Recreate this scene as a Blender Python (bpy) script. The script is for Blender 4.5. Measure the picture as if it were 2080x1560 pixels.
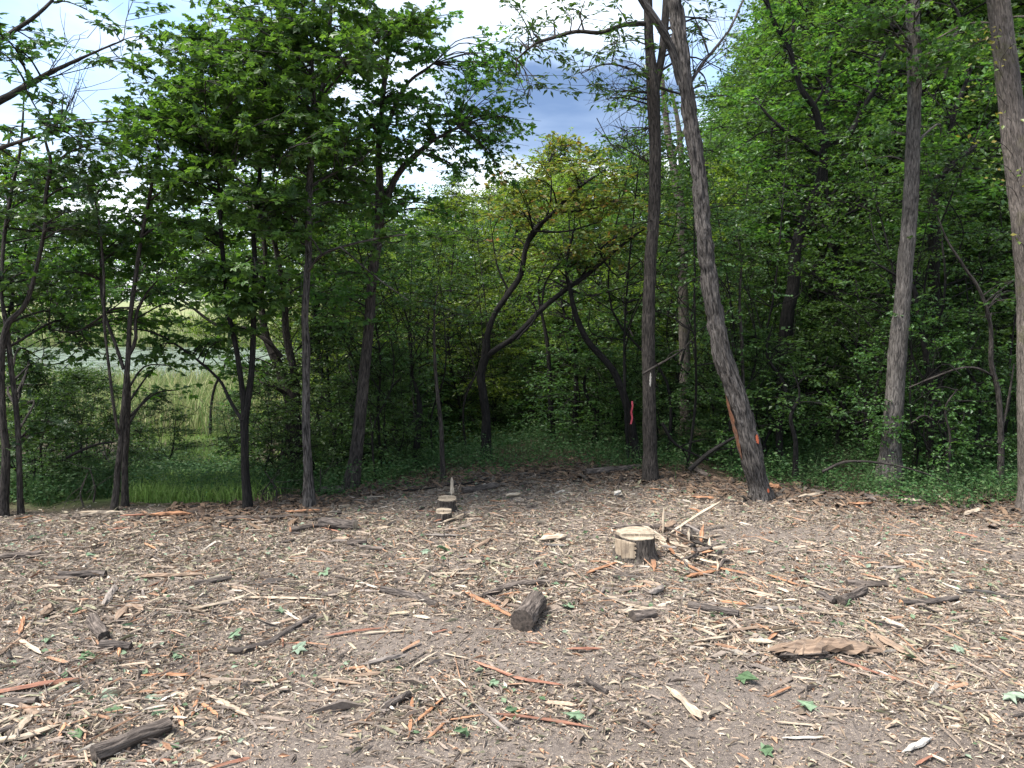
import bpy, math, random
import numpy as np
from mathutils import Vector

SC = bpy.context.scene
for o in list(bpy.data.objects): bpy.data.objects.remove(o)
COL = SC.collection
R = math.radians
rng = np.random.default_rng(7)
random.seed(7)

# ------------------------------------------------------------------ camera
F = 1500.0                      # focal length in pixels of the 2080 wide photograph
CAMH = 1.7
PITCH = math.atan((780 - 660) / F)
cam = bpy.data.cameras.new('camera'); camo = bpy.data.objects.new('camera', cam); COL.objects.link(camo)
cam.sensor_width = 36; cam.lens = 36 * F / 2080; cam.clip_start = 0.05; cam.clip_end = 3000
camo.location = (0, 0, CAMH); camo.rotation_euler = (math.pi / 2 - PITCH, 0, 0)
SC.camera = camo

# ------------------------------------------------------------------ sky, sun, exposure
SUN_EL, SUN_AZ = R(61), R(-114)     # azimuth from +Y (ahead), negative = left
W = bpy.data.worlds.new('World'); SC.world = W; W.use_nodes = True
nt = W.node_tree; nt.nodes.clear()
def N(nt, t, **k):
    n = nt.nodes.new(t)
    for a, v in k.items():
        if a == 'ins':
            for i, x in v.items(): n.inputs[i].default_value = x
        else: setattr(n, a, v)
    return n
def ramp(nt, stops, interp='LINEAR'):
    n = nt.nodes.new('ShaderNodeValToRGB'); cr = n.color_ramp; cr.interpolation = interp
    while len(cr.elements) > len(stops): cr.elements.remove(cr.elements[-1])
    while len(cr.elements) < len(stops): cr.elements.new(0.5)
    for e, (p, c) in zip(cr.elements, stops):
        e.position = p; e.color = (c[0], c[1], c[2], 1)
    return n
def build_world():
    L = nt.links.new
    sky = N(nt, 'ShaderNodeTexSky', sky_type='NISHITA', sun_disc=False, sun_elevation=SUN_EL,
            sun_rotation=SUN_AZ, air_density=1.0, dust_density=1.5, ozone_density=1.0)
    tc = N(nt, 'ShaderNodeTexCoord'); sep = N(nt, 'ShaderNodeSeparateXYZ'); L(tc.outputs['Generated'], sep.inputs[0])
    zz = N(nt, 'ShaderNodeMath', operation='MAXIMUM', ins={1: 0.0}); L(sep.outputs['Z'], zz.inputs[0])
    za = N(nt, 'ShaderNodeMath', operation='ADD', ins={1: 0.12}); L(zz.outputs[0], za.inputs[0])
    dx = N(nt, 'ShaderNodeMath', operation='DIVIDE'); L(sep.outputs['X'], dx.inputs[0]); L(za.outputs[0], dx.inputs[1])
    dy = N(nt, 'ShaderNodeMath', operation='DIVIDE'); L(sep.outputs['Y'], dy.inputs[0]); L(za.outputs[0], dy.inputs[1])
    cmb = N(nt, 'ShaderNodeCombineXYZ'); L(dx.outputs[0], cmb.inputs[0]); L(dy.outputs[0], cmb.inputs[1])
    # cloud cover
    n1 = N(nt, 'ShaderNodeTexNoise', ins={'Scale': 0.9, 'Detail': 7.0, 'Roughness': 0.55, 'Distortion': 0.4}); L(cmb.outputs[0], n1.inputs['Vector'])
    cov = ramp(nt, [(0.41, (0, 0, 0)), (0.56, (1, 1, 1))]); L(n1.outputs['Fac'], cov.inputs[0])
    # cloud thickness: white tops, blue grey bellies
    mp = N(nt, 'ShaderNodeMapping', ins={'Location': (3.1, 1.7, 0)}); L(cmb.outputs[0], mp.inputs[0])
    n2 = N(nt, 'ShaderNodeTexNoise', ins={'Scale': 0.75, 'Detail': 6.0, 'Roughness': 0.5, 'Distortion': 0.3}); L(mp.outputs[0], n2.inputs['Vector'])
    # one heavy cloud bank low ahead
    dirv = CLOUD_DIR
    dot = N(nt, 'ShaderNodeVectorMath', operation='SUBTRACT', ins={1: dirv}); L(tc.outputs['Generated'], dot.inputs[0])
    scl = N(nt, 'ShaderNodeVectorMath', operation='MULTIPLY', ins={1: (5.2, 5.2, 11.0)}); L(dot.outputs[0], scl.inputs[0])
    n3 = N(nt, 'ShaderNodeTexNoise', ins={'Scale': 9.0, 'Detail': 5.0, 'Roughness': 0.5}); L(tc.outputs['Generated'], n3.inputs['Vector'])
    n3c = N(nt, 'ShaderNodeMath', operation='MULTIPLY_ADD', ins={1: 1.1, 2: -0.55}); L(n3.outputs['Fac'], n3c.inputs[0])
    ln = N(nt, 'ShaderNodeVectorMath', operation='LENGTH'); L(scl.outputs[0], ln.inputs[0])
    ls = N(nt, 'ShaderNodeMath', operation='ADD'); L(ln.outputs['Value'], ls.inputs[0]); L(n3c.outputs[0], ls.inputs[1])
    bank = N(nt, 'ShaderNodeMapRange', ins={1: 0.55, 2: 0.95, 3: 0.46, 4: 0.0}); bank.interpolation_type = 'SMOOTHSTEP'; L(ls.outputs[0], bank.inputs[0])
    thick = N(nt, 'ShaderNodeMath', operation='ADD'); L(n2.outputs['Fac'], thick.inputs[0]); L(bank.outputs[0], thick.inputs[1])
    ccol = ramp(nt, [(0.38, (5.0, 5.15, 5.3)), (0.50, (3.7, 4.1, 4.6)), (0.62, (2.1, 2.6, 3.4)), (0.88, (0.62, 0.98, 1.75))]); L(thick.outputs[0], ccol.inputs[0])
    covb = N(nt, 'ShaderNodeMath', operation='MAXIMUM'); L(cov.outputs[0], covb.inputs[0])
    bk = N(nt, 'ShaderNodeMath', operation='MULTIPLY', ins={1: 3.0}); bk.use_clamp = True; L(bank.outputs[0], bk.inputs[0]); L(bk.outputs[0], covb.inputs[1])
    covm = N(nt, 'ShaderNodeMath', operation='MULTIPLY', ins={1: 0.93}); L(covb.outputs[0], covm.inputs[0])
    mix = N(nt, 'ShaderNodeMix', data_type='RGBA'); L(covm.outputs[0], mix.inputs[0]); L(sky.outputs[0], mix.inputs[6]); L(ccol.outputs[0], mix.inputs[7])
    bg = N(nt, 'ShaderNodeBackground', ins={'Strength': 0.1}); L(mix.outputs[2], bg.inputs[0])
    out = N(nt, 'ShaderNodeOutputWorld'); L(bg.outputs[0], out.inputs[0])
def ray(px, py):
    a = (px - 1040) / F; b = (780 - py) / F; cp, sp = math.cos(PITCH), math.sin(PITCH)
    return np.array([a, cp + b * sp, -sp + b * cp])
_c = ray(1165, 225); CLOUD_DIR = tuple(_c / np.linalg.norm(_c))
build_world()
sun = bpy.data.lights.new('sun', 'SUN'); suno = bpy.data.objects.new('sun', sun); COL.objects.link(suno)
sun.energy = 2.9; sun.angle = R(17); sun.color = (1.0, 0.965, 0.92)
sd = Vector((math.sin(SUN_AZ) * math.cos(SUN_EL), math.cos(SUN_AZ) * math.cos(SUN_EL), math.sin(SUN_EL)))
suno.rotation_euler = sd.to_track_quat('Z', 'Y').to_euler(); suno.location = (0, 0, 30)
vs = SC.view_settings; vs.view_transform = 'Standard'; vs.look = 'None'; vs.exposure = 1.92; vs.gamma = 1.0
SC.render.engine = 'CYCLES'; SC.cycles.max_bounces = 8; SC.cycles.diffuse_bounces = 5; SC.cycles.transmission_bounces = 4; SC.cycles.glossy_bounces = 2

# ------------------------------------------------------------------ helpers
def at(px, py, Y):
    d = ray(px, py); t = Y / d[1]
    return np.array([d[0] * t, Y, CAMH + d[2] * t])
def sstep(a, b, x):
    t = np.clip((x - a) / (b - a), 0, 1); return t * t * (3 - 2 * t)
def _hash(i, j, k):
    h = (i.astype(np.int64) * 374761393 + j.astype(np.int64) * 668265263 + k.astype(np.int64) * 2147483647) & 0xffffffff
    h = ((h ^ (h >> 13)) * 1274126177) & 0xffffffff
    h = ((h ^ (h >> 16)) * 2246822519) & 0xffffffff
    return ((h ^ (h >> 15)) & 0xffffff) / float(0xffffff)
def vnoise(p):
    p = np.asarray(p, float); i = np.floor(p).astype(np.int64); f = p - i; f = f * f * (3 - 2 * f)
    r = 0
    for a in (0, 1):
        for b in (0, 1):
            for c in (0, 1):
                w = (f[:, 0] if a else 1 - f[:, 0]) * (f[:, 1] if b else 1 - f[:, 1]) * (f[:, 2] if c else 1 - f[:, 2])
                r = r + w * _hash(i[:, 0] + a, i[:, 1] + b, i[:, 2] + c)
    return r
def fbm(p, o=4):
    r = 0; a = 0.5; p = np.asarray(p, float)
    for k in range(o):
        r = r + a * vnoise(p + 17.3 * k); p = p * 2.03; a *= 0.5
    return r / (1 - 0.5 ** o)
def n2(x, y, s, o=3, seed=0):
    x = np.atleast_1d(x); y = np.atleast_1d(y)
    return fbm(np.stack([x * s, y * s, np.full(x.shape, seed + 0.5)], 1), o)

# clearing edge (worked out from the photograph on flat ground)
def flat(px, py):
    d = ray(px, py); t = -CAMH / d[2]; return d[0] * t, d[1] * t
_ed = [flat(*q) for q in ((-700, 1062), (0, 1056), (200, 1046), (640, 1040), (740, 1008), (900, 982), (1150, 968), (1300, 974), (1400, 992), (1560, 1008), (1800, 1022), (2080, 1045), (2700, 1065))]
EX = np.array([e[0] for e in _ed]); EY = np.array([e[1] for e in _ed])
def edge_y(x): return np.interp(x, EX, EY)
def gz(x, y):
    x = np.atleast_1d(np.asarray(x, float)); y = np.atleast_1d(np.asarray(y, float))
    ys = 6.9 + 1.7 * np.maximum(0, x + 1.8) + 0.35 * np.maximum(0, x - 1.0) ** 2
    drop = sstep(0, 7.0, y - ys) * 1.25
    far = sstep(98, 175, y) * 7.0 + sstep(200, 600, y) * 14
    rise = 0.05 * np.maximum(0, y - 9) * sstep(1.5, 6, x)
    near = 1 - sstep(30, 60, y)
    b = (n2(x, y, 0.55, 3, 1) - 0.5) * 0.16 + (n2(x, y, 2.3, 3, 2) - 0.5) * 0.075 + (n2(x, y, 9.0, 2, 3) - 0.5) * 0.018
    return -drop + far + np.minimum(rise, 3.0) + b * near * np.where((y > 41) & (y < 100), 0, 1)
def g1(x, y): return float(gz(x, y)[0])
def onground(px, py):
    d = ray(px, py); z = 0.0
    for k in range(6):
        t = (CAMH - z) / -d[2]; z = g1(d[0] * t, d[1] * t)
    return np.array([d[0] * t, d[1] * t, z])

class MB:
    """collects vertices and polygons as arrays"""
    def __init__(s): s.V = []; s.L = []; s.S = []; s.A = []; s.B = []; s.M = []; s.n = 0
    def add(s, V, loops, sizes, rnd=0.5, bk=None, mat=0):
        V = np.asarray(V, float).reshape(-1, 3); sizes = np.asarray(sizes, np.int32)
        s.V.append(V); s.L.append(np.asarray(loops, np.int64).ravel() + s.n); s.S.append(sizes)
        s.A.append(np.broadcast_to(np.asarray(rnd, float), sizes.shape)); s.n += len(V)
        s.B.append(V if bk is None else bk); s.M.append(np.full(sizes.shape, mat, np.int32))
    def mesh(s, name, mats, smooth=False):
        V = np.concatenate(s.V); Lp = np.concatenate(s.L).astype(np.int32); S = np.concatenate(s.S)
        me = bpy.data.meshes.new(name); me.vertices.add(len(V)); me.vertices.foreach_set('co', V.astype(np.float32).ravel())
        me.loops.add(len(Lp)); me.loops.foreach_set('vertex_index', Lp)
        st = np.zeros(len(S), np.int32); st[1:] = np.cumsum(S)[:-1]
        me.polygons.add(len(S)); me.polygons.foreach_set('loop_start', st)
        me.polygons.foreach_set('use_smooth', np.full(len(S), smooth))
        me.polygons.foreach_set('material_index', np.concatenate(s.M))
        a = me.attributes.new('rnd', 'FLOAT', 'FACE'); a.data.foreach_set('value', np.concatenate(s.A).astype(np.float32))
        b = me.attributes.new('bk', 'FLOAT_VECTOR', 'POINT'); b.data.foreach_set('vector', np.concatenate(s.B).astype(np.float32).ravel())
        for m in (mats if isinstance(mats, (list, tuple)) else [mats]): me.materials.append(m)
        me.update(calc_edges=True); me.validate()
        return me
def link(name, me, parent=None, loc=None):
    o = bpy.data.objects.new(name, me); COL.objects.link(o)
    if parent is not None: o.parent = parent
    if loc is not None: o.location = loc
    return o
def tag(o, label=None, cat=None, group=None, kind=None):
    if label: o['label'] = label
    if cat: o['category'] = cat
    if group: o['group'] = group
    if kind: o['kind'] = kind
    return o
def empty(name, loc): return link(name, None, None, loc)

def norm(v): return v / np.maximum(np.linalg.norm(v, axis=-1, keepdims=True), 1e-9)
def spline(P, n):
    """Catmull-Rom through the rows of P (any number of columns), n samples"""
    P = np.asarray(P, float)
    if len(P) == 2: return P[0] + (P[1] - P[0]) * np.linspace(0, 1, n)[:, None]
    Q = np.vstack([2 * P[0] - P[1], P, 2 * P[-1] - P[-2]])
    d = np.linalg.norm(np.diff(P[:, :3], axis=0), axis=1); cum = np.concatenate([[0], np.cumsum(d)]) / d.sum()
    s = np.linspace(0, 1, n); k = np.clip(np.searchsorted(cum, s, 'right') - 1, 0, len(P) - 2)
    t = ((s - cum[k]) / np.maximum(cum[k + 1] - cum[k], 1e-9))[:, None]
    a, b, c, e = Q[k], Q[k + 1], Q[k + 2], Q[k + 3]
    return 0.5 * (2 * b + (c - a) * t + (2 * a - 5 * b + 4 * c - e) * t ** 2 + (3 * b - a - 3 * c + e) * t ** 3)
def tube(mb, P, r, segs, rough=0.0, freq=30.0, knots=0.0, cap=True, mat=0, rnd=0.5, capmat=None, seed=0.0):
    P = np.asarray(P, float); n = len(P); r = np.broadcast_to(np.asarray(r, float), (n,))
    T = norm(np.gradient(P, axis=0)); u = np.cross(T[0], [0.31, 0.95, 0.05]); u = u / np.linalg.norm(u); Us = [u]
    for i in range(1, n):
        u = u - T[i] * np.dot(u, T[i]); u = u / np.linalg.norm(u); Us.append(u)
    U = np.array(Us); Wv = np.cross(T, U)
    th = np.linspace(0, 2 * math.pi, segs, endpoint=False)
    ln = np.concatenate([[0], np.cumsum(np.linalg.norm(np.diff(P, axis=0), axis=1))])
    ct, st = np.cos(th), np.sin(th)
    rr = np.repeat(r[:, None], segs, 1)
    bk = np.stack([rr * ct, rr * st, np.repeat(ln[:, None], segs, 1) + seed], 2).reshape(-1, 3)
    if rough > 0:
        q = bk * np.array([freq, freq, freq * 0.16])
        f = fbm(q + fbm(bk * 6, 2)[:, None] * 2.5, 3); f = 1 - np.abs(2 * f - 1) * 2.2          # ridged furrows
        rr = rr - rough * np.clip(f, 0, 1).reshape(n, segs) + rough * 0.5
    if knots > 0:
        rr = rr * (1 + knots * (fbm(bk * np.array([5, 5, 1.7]) + 9.1, 3) - 0.5).reshape(n, segs) * 2)
    V = P[:, None, :] + rr[:, :, None] * (ct[None, :, None] * U[:, None, :] + st[None, :, None] * Wv[:, None, :])
    V = V.reshape(-1, 3)
    i = np.arange(n - 1)[:, None] * segs; j = np.arange(segs)[None, :]; j2 = (j + 1) % segs
    q = np.stack([i + j, i + j2, i + segs + j2, i + segs + j], 2).reshape(-1)
    mb.add(V, q, np.full((n - 1) * segs, 4), rnd, bk, mat)
    if cap:
        cm = mat if capmat is None else capmat
        e0 = V[:segs]; e1 = V[-segs:]
        mb.add(e0, np.arange(segs)[::-1], [segs], rnd, bk[:segs] * [1, 1, 0], cm)
        mb.add(e1, np.arange(segs), [segs], rnd, bk[:segs] * [1, 1, 0], cm)

# leaf templates: x across, y along, z up ; list of polygons
MAPLE_V = np.array([[0, 0, 0], [.30, -.12, -.03], [.25, .14, .05], [.40, .20, .02], [.60, .42, -.06], [.26, .44, .05], [.22, .70, .0], [0, 1.0, -.08],
                    [-.22, .70, .0], [-.26, .44, .05], [-.60, .42, -.06], [-.40, .20, .02], [-.25, .14, .05], [-.30, -.12, -.03]])
MAPLE_P = [[0, 1, 2, 3, 4, 5, 6, 7], [0, 7, 8, 9, 10, 11, 12, 13]]
OAKY_V = MAPLE_V * np.array([.8, 1.15, 1.2])
OVAL_V = np.array([[0, 0, 0], [.33, .42, .08], [0, 1, -.06], [-.33, .42, .08]])
OVAL_P = [[0, 1, 2], [0, 2, 3]]
LONG_V = np.array([[0, 0, 0], [.17, .4, .05], [0, 1, -.1], [-.17, .4, .05]])
def leaves(mb, tmpl, pos, d, nrm, size, rnd, mat=0):
    TV, TP = tmpl; pos = np.asarray(pos); n = len(pos)
    if n == 0: return
    d = norm(d); s = norm(np.cross(d, nrm)); nn = np.cross(s, d)
    V = pos[:, None, :] + np.asarray(size)[:, None, None] * (TV[None, :, 0:1] * s[:, None] + TV[None, :, 1:2] * d[:, None] + TV[None, :, 2:3] * nn[:, None])
    k = len(TV); lo = np.concatenate([np.array(p) for p in TP]); sz = np.array([len(p) for p in TP])
    L = (np.arange(n)[:, None] * k + lo[None, :]).ravel()
    mb.add(V.reshape(-1, 3), L, np.tile(sz, n), np.repeat(rnd, len(TP)), None, mat)
TM = {'maple': (MAPLE_V, MAPLE_P), 'oak': (OAKY_V, MAPLE_P), 'oval': (OVAL_V, OVAL_P), 'long': (LONG_V, OVAL_P)}

# ------------------------------------------------------------------ materials
def mat(name):
    m = bpy.data.materials.new(name); m.use_nodes = True; m.node_tree.nodes.clear(); return m, m.node_tree, m.node_tree.links.new
def bark_mat(name, dark, light, scale=1.0, furrow=22.0, moss=None, rough=0.9, bump=1.0):
    m, t, L = mat(name)
    at_ = N(t, 'ShaderNodeAttribute', attribute_name='bk')
    mp = N(t, 'ShaderNodeMapping', ins={'Scale': (furrow * scale, furrow * scale, furrow * scale * 0.16)}); L(at_.outputs['Vector'], mp.inputs[0])
    a = N(t, 'ShaderNodeTexNoise', ins={'Scale': 1.6, 'Detail': 6.0, 'Roughness': 0.62, 'Distortion': 0.7}); L(mp.outputs[0], a.inputs['Vector'])
    r = ramp(t, [(0.38, dark), (0.50, [x * .55 + y * .45 for x, y in zip(dark, light)]), (0.64, light)]); L(a.outputs['Fac'], r.inputs[0])
    b = N(t, 'ShaderNodeTexNoise', ins={'Scale': 3.0, 'Detail': 4.0}); L(at_.outputs['Vector'], b.inputs['Vector'])
    v = N(t, 'ShaderNodeMapRange', ins={1: 0.3, 2: 0.7, 3: 0.65, 4: 1.3}); L(b.outputs['Fac'], v.inputs[0])
    mu = N(t, 'ShaderNodeMix', data_type='RGBA', blend_type='MULTIPLY', ins={0: 1.0}); L(r.outputs[0], mu.inputs[6]); L(v.outputs[0], mu.inputs[7])
    col = mu.outputs[2]
    if moss:
        c = N(t, 'ShaderNodeTexNoise', ins={'Scale': 5.0, 'Detail': 5.0, 'Roughness': 0.7}); L(at_.outputs['Vector'], c.inputs['Vector'])
        cr = ramp(t, [(0.55, (0, 0, 0)), (0.68, (0.7, 0.7, 0.7))]); L(c.outputs['Fac'], cr.inputs[0])
        mm = N(t, 'ShaderNodeMix', data_type='RGBA'); L(cr.outputs[0], mm.inputs[0]); L(col, mm.inputs[6]); mm.inputs[7].default_value = (*moss, 1); col = mm.outputs[2]
    p = N(t, 'ShaderNodeBsdfPrincipled', ins={'Roughness': rough, 'Specular IOR Level': 0.2}); L(col, p.inputs['Base Color'])
    bp = N(t, 'ShaderNodeBump', ins={'Strength': bump, 'Distance': 0.02}); L(a.outputs['Fac'], bp.inputs['Height']); L(bp.outputs[0], p.inputs['Normal'])
    o = N(t, 'ShaderNodeOutputMaterial'); L(p.outputs[0], o.inputs[0]); return m
def leaf_mat(name, cols, trans=0.42, tint=(1.25, 1.25, 0.55)):
    m, t, L = mat(name)
    at_ = N(t, 'ShaderNodeAttribute', attribute_name='rnd')
    r = ramp(t, [(i / (len(cols) - 1), c) for i, c in enumerate(cols)]); L(at_.outputs['Fac'], r.inputs[0])
    oi = N(t, 'ShaderNodeObjectInfo'); hs = N(t, 'ShaderNodeHueSaturation', ins={'Saturation': 1.0})
    hv = N(t, 'ShaderNodeMapRange', ins={1: 0, 2: 1, 3: 1.0, 4: 1.45}); L(oi.outputs['Random'], hv.inputs[0]); L(hv.outputs[0], hs.inputs['Value'])
    hh = N(t, 'ShaderNodeMapRange', ins={1: 0, 2: 1, 3: 0.49, 4: 0.51}); L(oi.outputs['Random'], hh.inputs[0]); L(hh.outputs[0], hs.inputs['Hue'])
    L(r.outputs[0], hs.inputs['Color'])
    p = N(t, 'ShaderNodeBsdfPrincipled', ins={'Roughness': 0.42, 'Specular IOR Level': 0.5}); L(hs.outputs[0], p.inputs['Base Color'])
    tm = N(t, 'ShaderNodeMix', data_type='RGBA', blend_type='MULTIPLY', ins={0: 1.0, 7: (*tint, 1)}); L(hs.outputs[0], tm.inputs[6])
    tr = N(t, 'ShaderNodeBsdfTranslucent'); L(tm.outputs[2], tr.inputs[0])
    mx = N(t, 'ShaderNodeMixShader', ins={0: trans}); L(p.outputs[0], mx.inputs[1]); L(tr.outputs[0], mx.inputs[2])
    o = N(t, 'ShaderNodeOutputMaterial'); L(mx.outputs[0], o.inputs[0]); return m
def wood_mat(name, a, b, grain=60.0, end=False, rough=0.8):
    m, t, L = mat(name)
    at_ = N(t, 'ShaderNodeAttribute', attribute_name='bk')
    mp = N(t, 'ShaderNodeMapping', ins={'Scale': (grain, grain, grain * (1.0 if end else 0.07))}); L(at_.outputs['Vector'], mp.inputs[0])
    n = N(t, 'ShaderNodeTexNoise', ins={'Scale': 1.5, 'Detail': 5.0, 'Roughness': 0.6}); L(mp.outputs[0], n.inputs['Vector'])
    r = ramp(t, [(0.32, a), (0.66, b)]); L(n.outputs['Fac'], r.inputs[0]); col = r.outputs[0]
    oi = N(t, 'ShaderNodeObjectInfo'); hs = N(t, 'ShaderNodeHueSaturation'); hv = N(t, 'ShaderNodeMapRange', ins={1: 0, 2: 1, 3: 0.8, 4: 1.15}); L(oi.outputs['Random'], hv.inputs[0]); L(hv.outputs[0], hs.inputs['Value'])
    # soil smears
    d = N(t, 'ShaderNodeTexNoise', ins={'Scale': 14.0, 'Detail': 4.0, 'Roughness': 0.65}); L(at_.outputs['Vector'], d.inputs['Vector'])
    dr = ramp(t, [(0.52, (0, 0, 0)), (0.72, (.7, .7, .7))]); L(d.outputs['Fac'], dr.inputs[0])
    mm = N(t, 'ShaderNodeMix', data_type='RGBA', ins={7: (0.10, 0.078, 0.062, 1)}); L(dr.outputs[0], mm.inputs[0]); L(col, hs.inputs['Color']); L(hs.outputs[0], mm.inputs[6])
    p = N(t, 'ShaderNodeBsdfPrincipled', ins={'Roughness': rough, 'Specular IOR Level': 0.25}); L(mm.outputs[2], p.inputs['Base Color'])
    bp = N(t, 'ShaderNodeBump', ins={'Strength': 0.6, 'Distance': 0.006}); L(n.outputs['Fac'], bp.inputs['Height']); L(bp.outputs[0], p.inputs['Normal'])
    o = N(t, 'ShaderNodeOutputMaterial'); L(p.outputs[0], o.inputs[0]); return m
def pal_mat(name, cols, rough=0.85, trans=0.0, gain=1.0, tone=(1, 1, 1)):
    """each piece picks one colour of the list by its own random number"""
    m, t, L = mat(name)
    at_ = N(t, 'ShaderNodeAttribute', attribute_name='rnd')
    r = ramp(t, [(i / len(cols), [v * gain * k for v, k in zip(c, tone)]) for i, c in enumerate(cols)], 'CONSTANT'); L(at_.outputs['Fac'], r.inputs[0])
    n = N(t, 'ShaderNodeTexNoise', ins={'Scale': 70.0, 'Detail': 3.0}); g = N(t, 'ShaderNodeNewGeometry'); L(g.outputs['Position'], n.inputs['Vector'])
    v = N(t, 'ShaderNodeMapRange', ins={1: 0.3, 2: 0.7, 3: 0.72, 4: 1.2}); L(n.outputs['Fac'], v.inputs[0])
    mu = N(t, 'ShaderNodeMix', data_type='RGBA', blend_type='MULTIPLY', ins={0: 1.0}); L(r.outputs[0], mu.inputs[6]); L(v.outputs[0], mu.inputs[7])
    p = N(t, 'ShaderNodeBsdfPrincipled', ins={'Roughness': rough, 'Specular IOR Level': 0.25}); L(mu.outputs[2], p.inputs['Base Color'])
    o = N(t, 'ShaderNodeOutputMaterial')
    if trans:
        tr = N(t, 'ShaderNodeBsdfTranslucent'); L(mu.outputs[2], tr.inputs[0]); mx = N(t, 'ShaderNodeMixShader', ins={0: trans}); L(p.outputs[0], mx.inputs[1]); L(tr.outputs[0], mx.inputs[2]); L(mx.outputs[0], o.inputs[0])
    else: L(p.outputs[0], o.inputs[0])
    return m
def plain(name, c, rough=0.7):
    m, t, L = mat(name)
    n = N(t, 'ShaderNodeTexNoise', ins={'Scale': 40.0, 'Detail': 4.0}); v = N(t, 'ShaderNodeMapRange', ins={1: 0.3, 2: 0.7, 3: 0.7, 4: 1.2}); L(n.outputs['Fac'], v.inputs[0])
    mu = N(t, 'ShaderNodeMix', data_type='RGBA', blend_type='MULTIPLY', ins={0: 1.0, 6: (*c, 1)}); L(v.outputs[0], mu.inputs[7])
    p = N(t, 'ShaderNodeBsdfPrincipled', ins={'Roughness': rough}); L(mu.outputs[2], p.inputs['Base Color'])
    o = N(t, 'ShaderNodeOutputMaterial'); L(p.outputs[0], o.inputs[0]); return m

B_GREY = bark_mat('bark_grey', (0.012, 0.0105, 0.0095), (0.128, 0.114, 0.103), 1.0, 44)
B_PALE = bark_mat('bark_pale', (0.035, 0.031, 0.028), (0.175, 0.156, 0.139), 1.0, 52)
B_BROWN = bark_mat('bark_brown', (0.011, 0.0095, 0.0085), (0.080, 0.068, 0.059), 1.0, 55)
B_DARK = bark_mat('bark_dark', (0.005, 0.0047, 0.0045), (0.026, 0.023, 0.021), 1.0, 50)
B_MOSS = bark_mat('bark_mossy', (0.05, 0.043, 0.036), (0.19, 0.16, 0.138), 1.0, 60, moss=(0.10, 0.095, 0.05))
L_MAPLE = leaf_mat('leaf_maple', [(0.034, 0.085, 0.020), (0.058, 0.125, 0.026), (0.090, 0.170, 0.036)], 0.55)
L_MAPLE_D = leaf_mat('leaf_maple_dark', [(0.024, 0.058, 0.020), (0.042, 0.090, 0.026), (0.062, 0.120, 0.032)], 0.42)
L_FRESH = leaf_mat('leaf_fresh', [(0.075, 0.130, 0.024), (0.112, 0.175, 0.032), (0.165, 0.215, 0.046)], 0.58)
L_RUSSET = leaf_mat('leaf_russet', [(0.07, 0.12, 0.025), (0.10, 0.145, 0.03), (0.14, 0.15, 0.038), (0.19, 0.10, 0.045)], 0.5, (1.2, 1.1, 0.6))
L_WOOD = leaf_mat('leaf_wood', [(0.034, 0.080, 0.022), (0.058, 0.120, 0.028), (0.095, 0.165, 0.040)], 0.52)
L_SHRUB = leaf_mat('leaf_shrub', [(0.032, 0.072, 0.022), (0.052, 0.105, 0.028), (0.080, 0.140, 0.036)], 0.48)
L_YELLOW = leaf_mat('leaf_yellow', [(0.10, 0.17, 0.03), (0.17, 0.20, 0.035), (0.25, 0.20, 0.04)], 0.5)
L_FAR = leaf_mat('leaf_far', [(0.045, 0.10, 0.035), (0.07, 0.135, 0.045), (0.10, 0.17, 0.055)], 0.4)
W_ORANGE = wood_mat('wood_orange', (0.20, 0.088, 0.042), (0.40, 0.215, 0.12))
W_PALE = wood_mat('wood_pale', (0.22, 0.168, 0.115), (0.43, 0.36, 0.275))
W_BROWN = wood_mat('wood_brown', (0.10, 0.066, 0.045), (0.28, 0.20, 0.14))
W_GREY = wood_mat('wood_grey', (0.09, 0.076, 0.068), (0.27, 0.232, 0.20))
W_RED = wood_mat('wood_red', (0.12, 0.05, 0.033), (0.31, 0.155, 0.10))
W_BLACK = wood_mat('wood_black', (0.035, 0.032, 0.03), (0.13, 0.12, 0.11))
def cut_mat(name, a, b):
    m, t, L = mat(name); at_ = N(t, 'ShaderNodeAttribute', attribute_name='bk')
    w = N(t, 'ShaderNodeTexWave', wave_type='RINGS', rings_direction='Z', ins={'Scale': 45.0, 'Distortion': 5.0, 'Detail': 3.0, 'Detail Scale': 0.6}); L(at_.outputs['Vector'], w.inputs['Vector'])
    n = N(t, 'ShaderNodeTexNoise', ins={'Scale': 26.0, 'Detail': 6.0, 'Roughness': 0.7}); L(at_.outputs['Vector'], n.inputs['Vector'])
    ad = N(t, 'ShaderNodeMath', operation='MULTIPLY_ADD', ins={1: 0.35}); L(w.outputs['Fac'], ad.inputs[0]); L(n.outputs['Fac'], ad.inputs[2])
    r = ramp(t, [(0.42, [x * .45 for x in a]), (0.58, a), (0.95, b)]); L(ad.outputs[0], r.inputs[0])
    p = N(t, 'ShaderNodeBsdfPrincipled', ins={'Roughness': 0.85, 'Specular IOR Level': 0.2}); L(r.outputs[0], p.inputs['Base Color'])
    bp = N(t, 'ShaderNodeBump', ins={'Strength': 0.7, 'Distance': 0.006}); L(n.outputs['Fac'], bp.inputs['Height']); L(bp.outputs[0], p.inputs['Normal'])
    o = N(t, 'ShaderNodeOutputMaterial'); L(p.outputs[0], o.inputs[0]); return m
W_END = cut_mat('wood_cut', (0.25, 0.20, 0.145), (0.42, 0.35, 0.265))
W_ENDD = wood_mat('wood_cut_dirty', (0.022, 0.018, 0.015), (0.075, 0.06, 0.05), 40, True)
BK_LOG = bark_mat('bark_log', (0.035, 0.028, 0.024), (0.19, 0.155, 0.13), 1.0, 40)
BK_LOGD = bark_mat('bark_log_dark', (0.025, 0.021, 0.019), (0.15, 0.125, 0.108), 1.0, 45)
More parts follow.
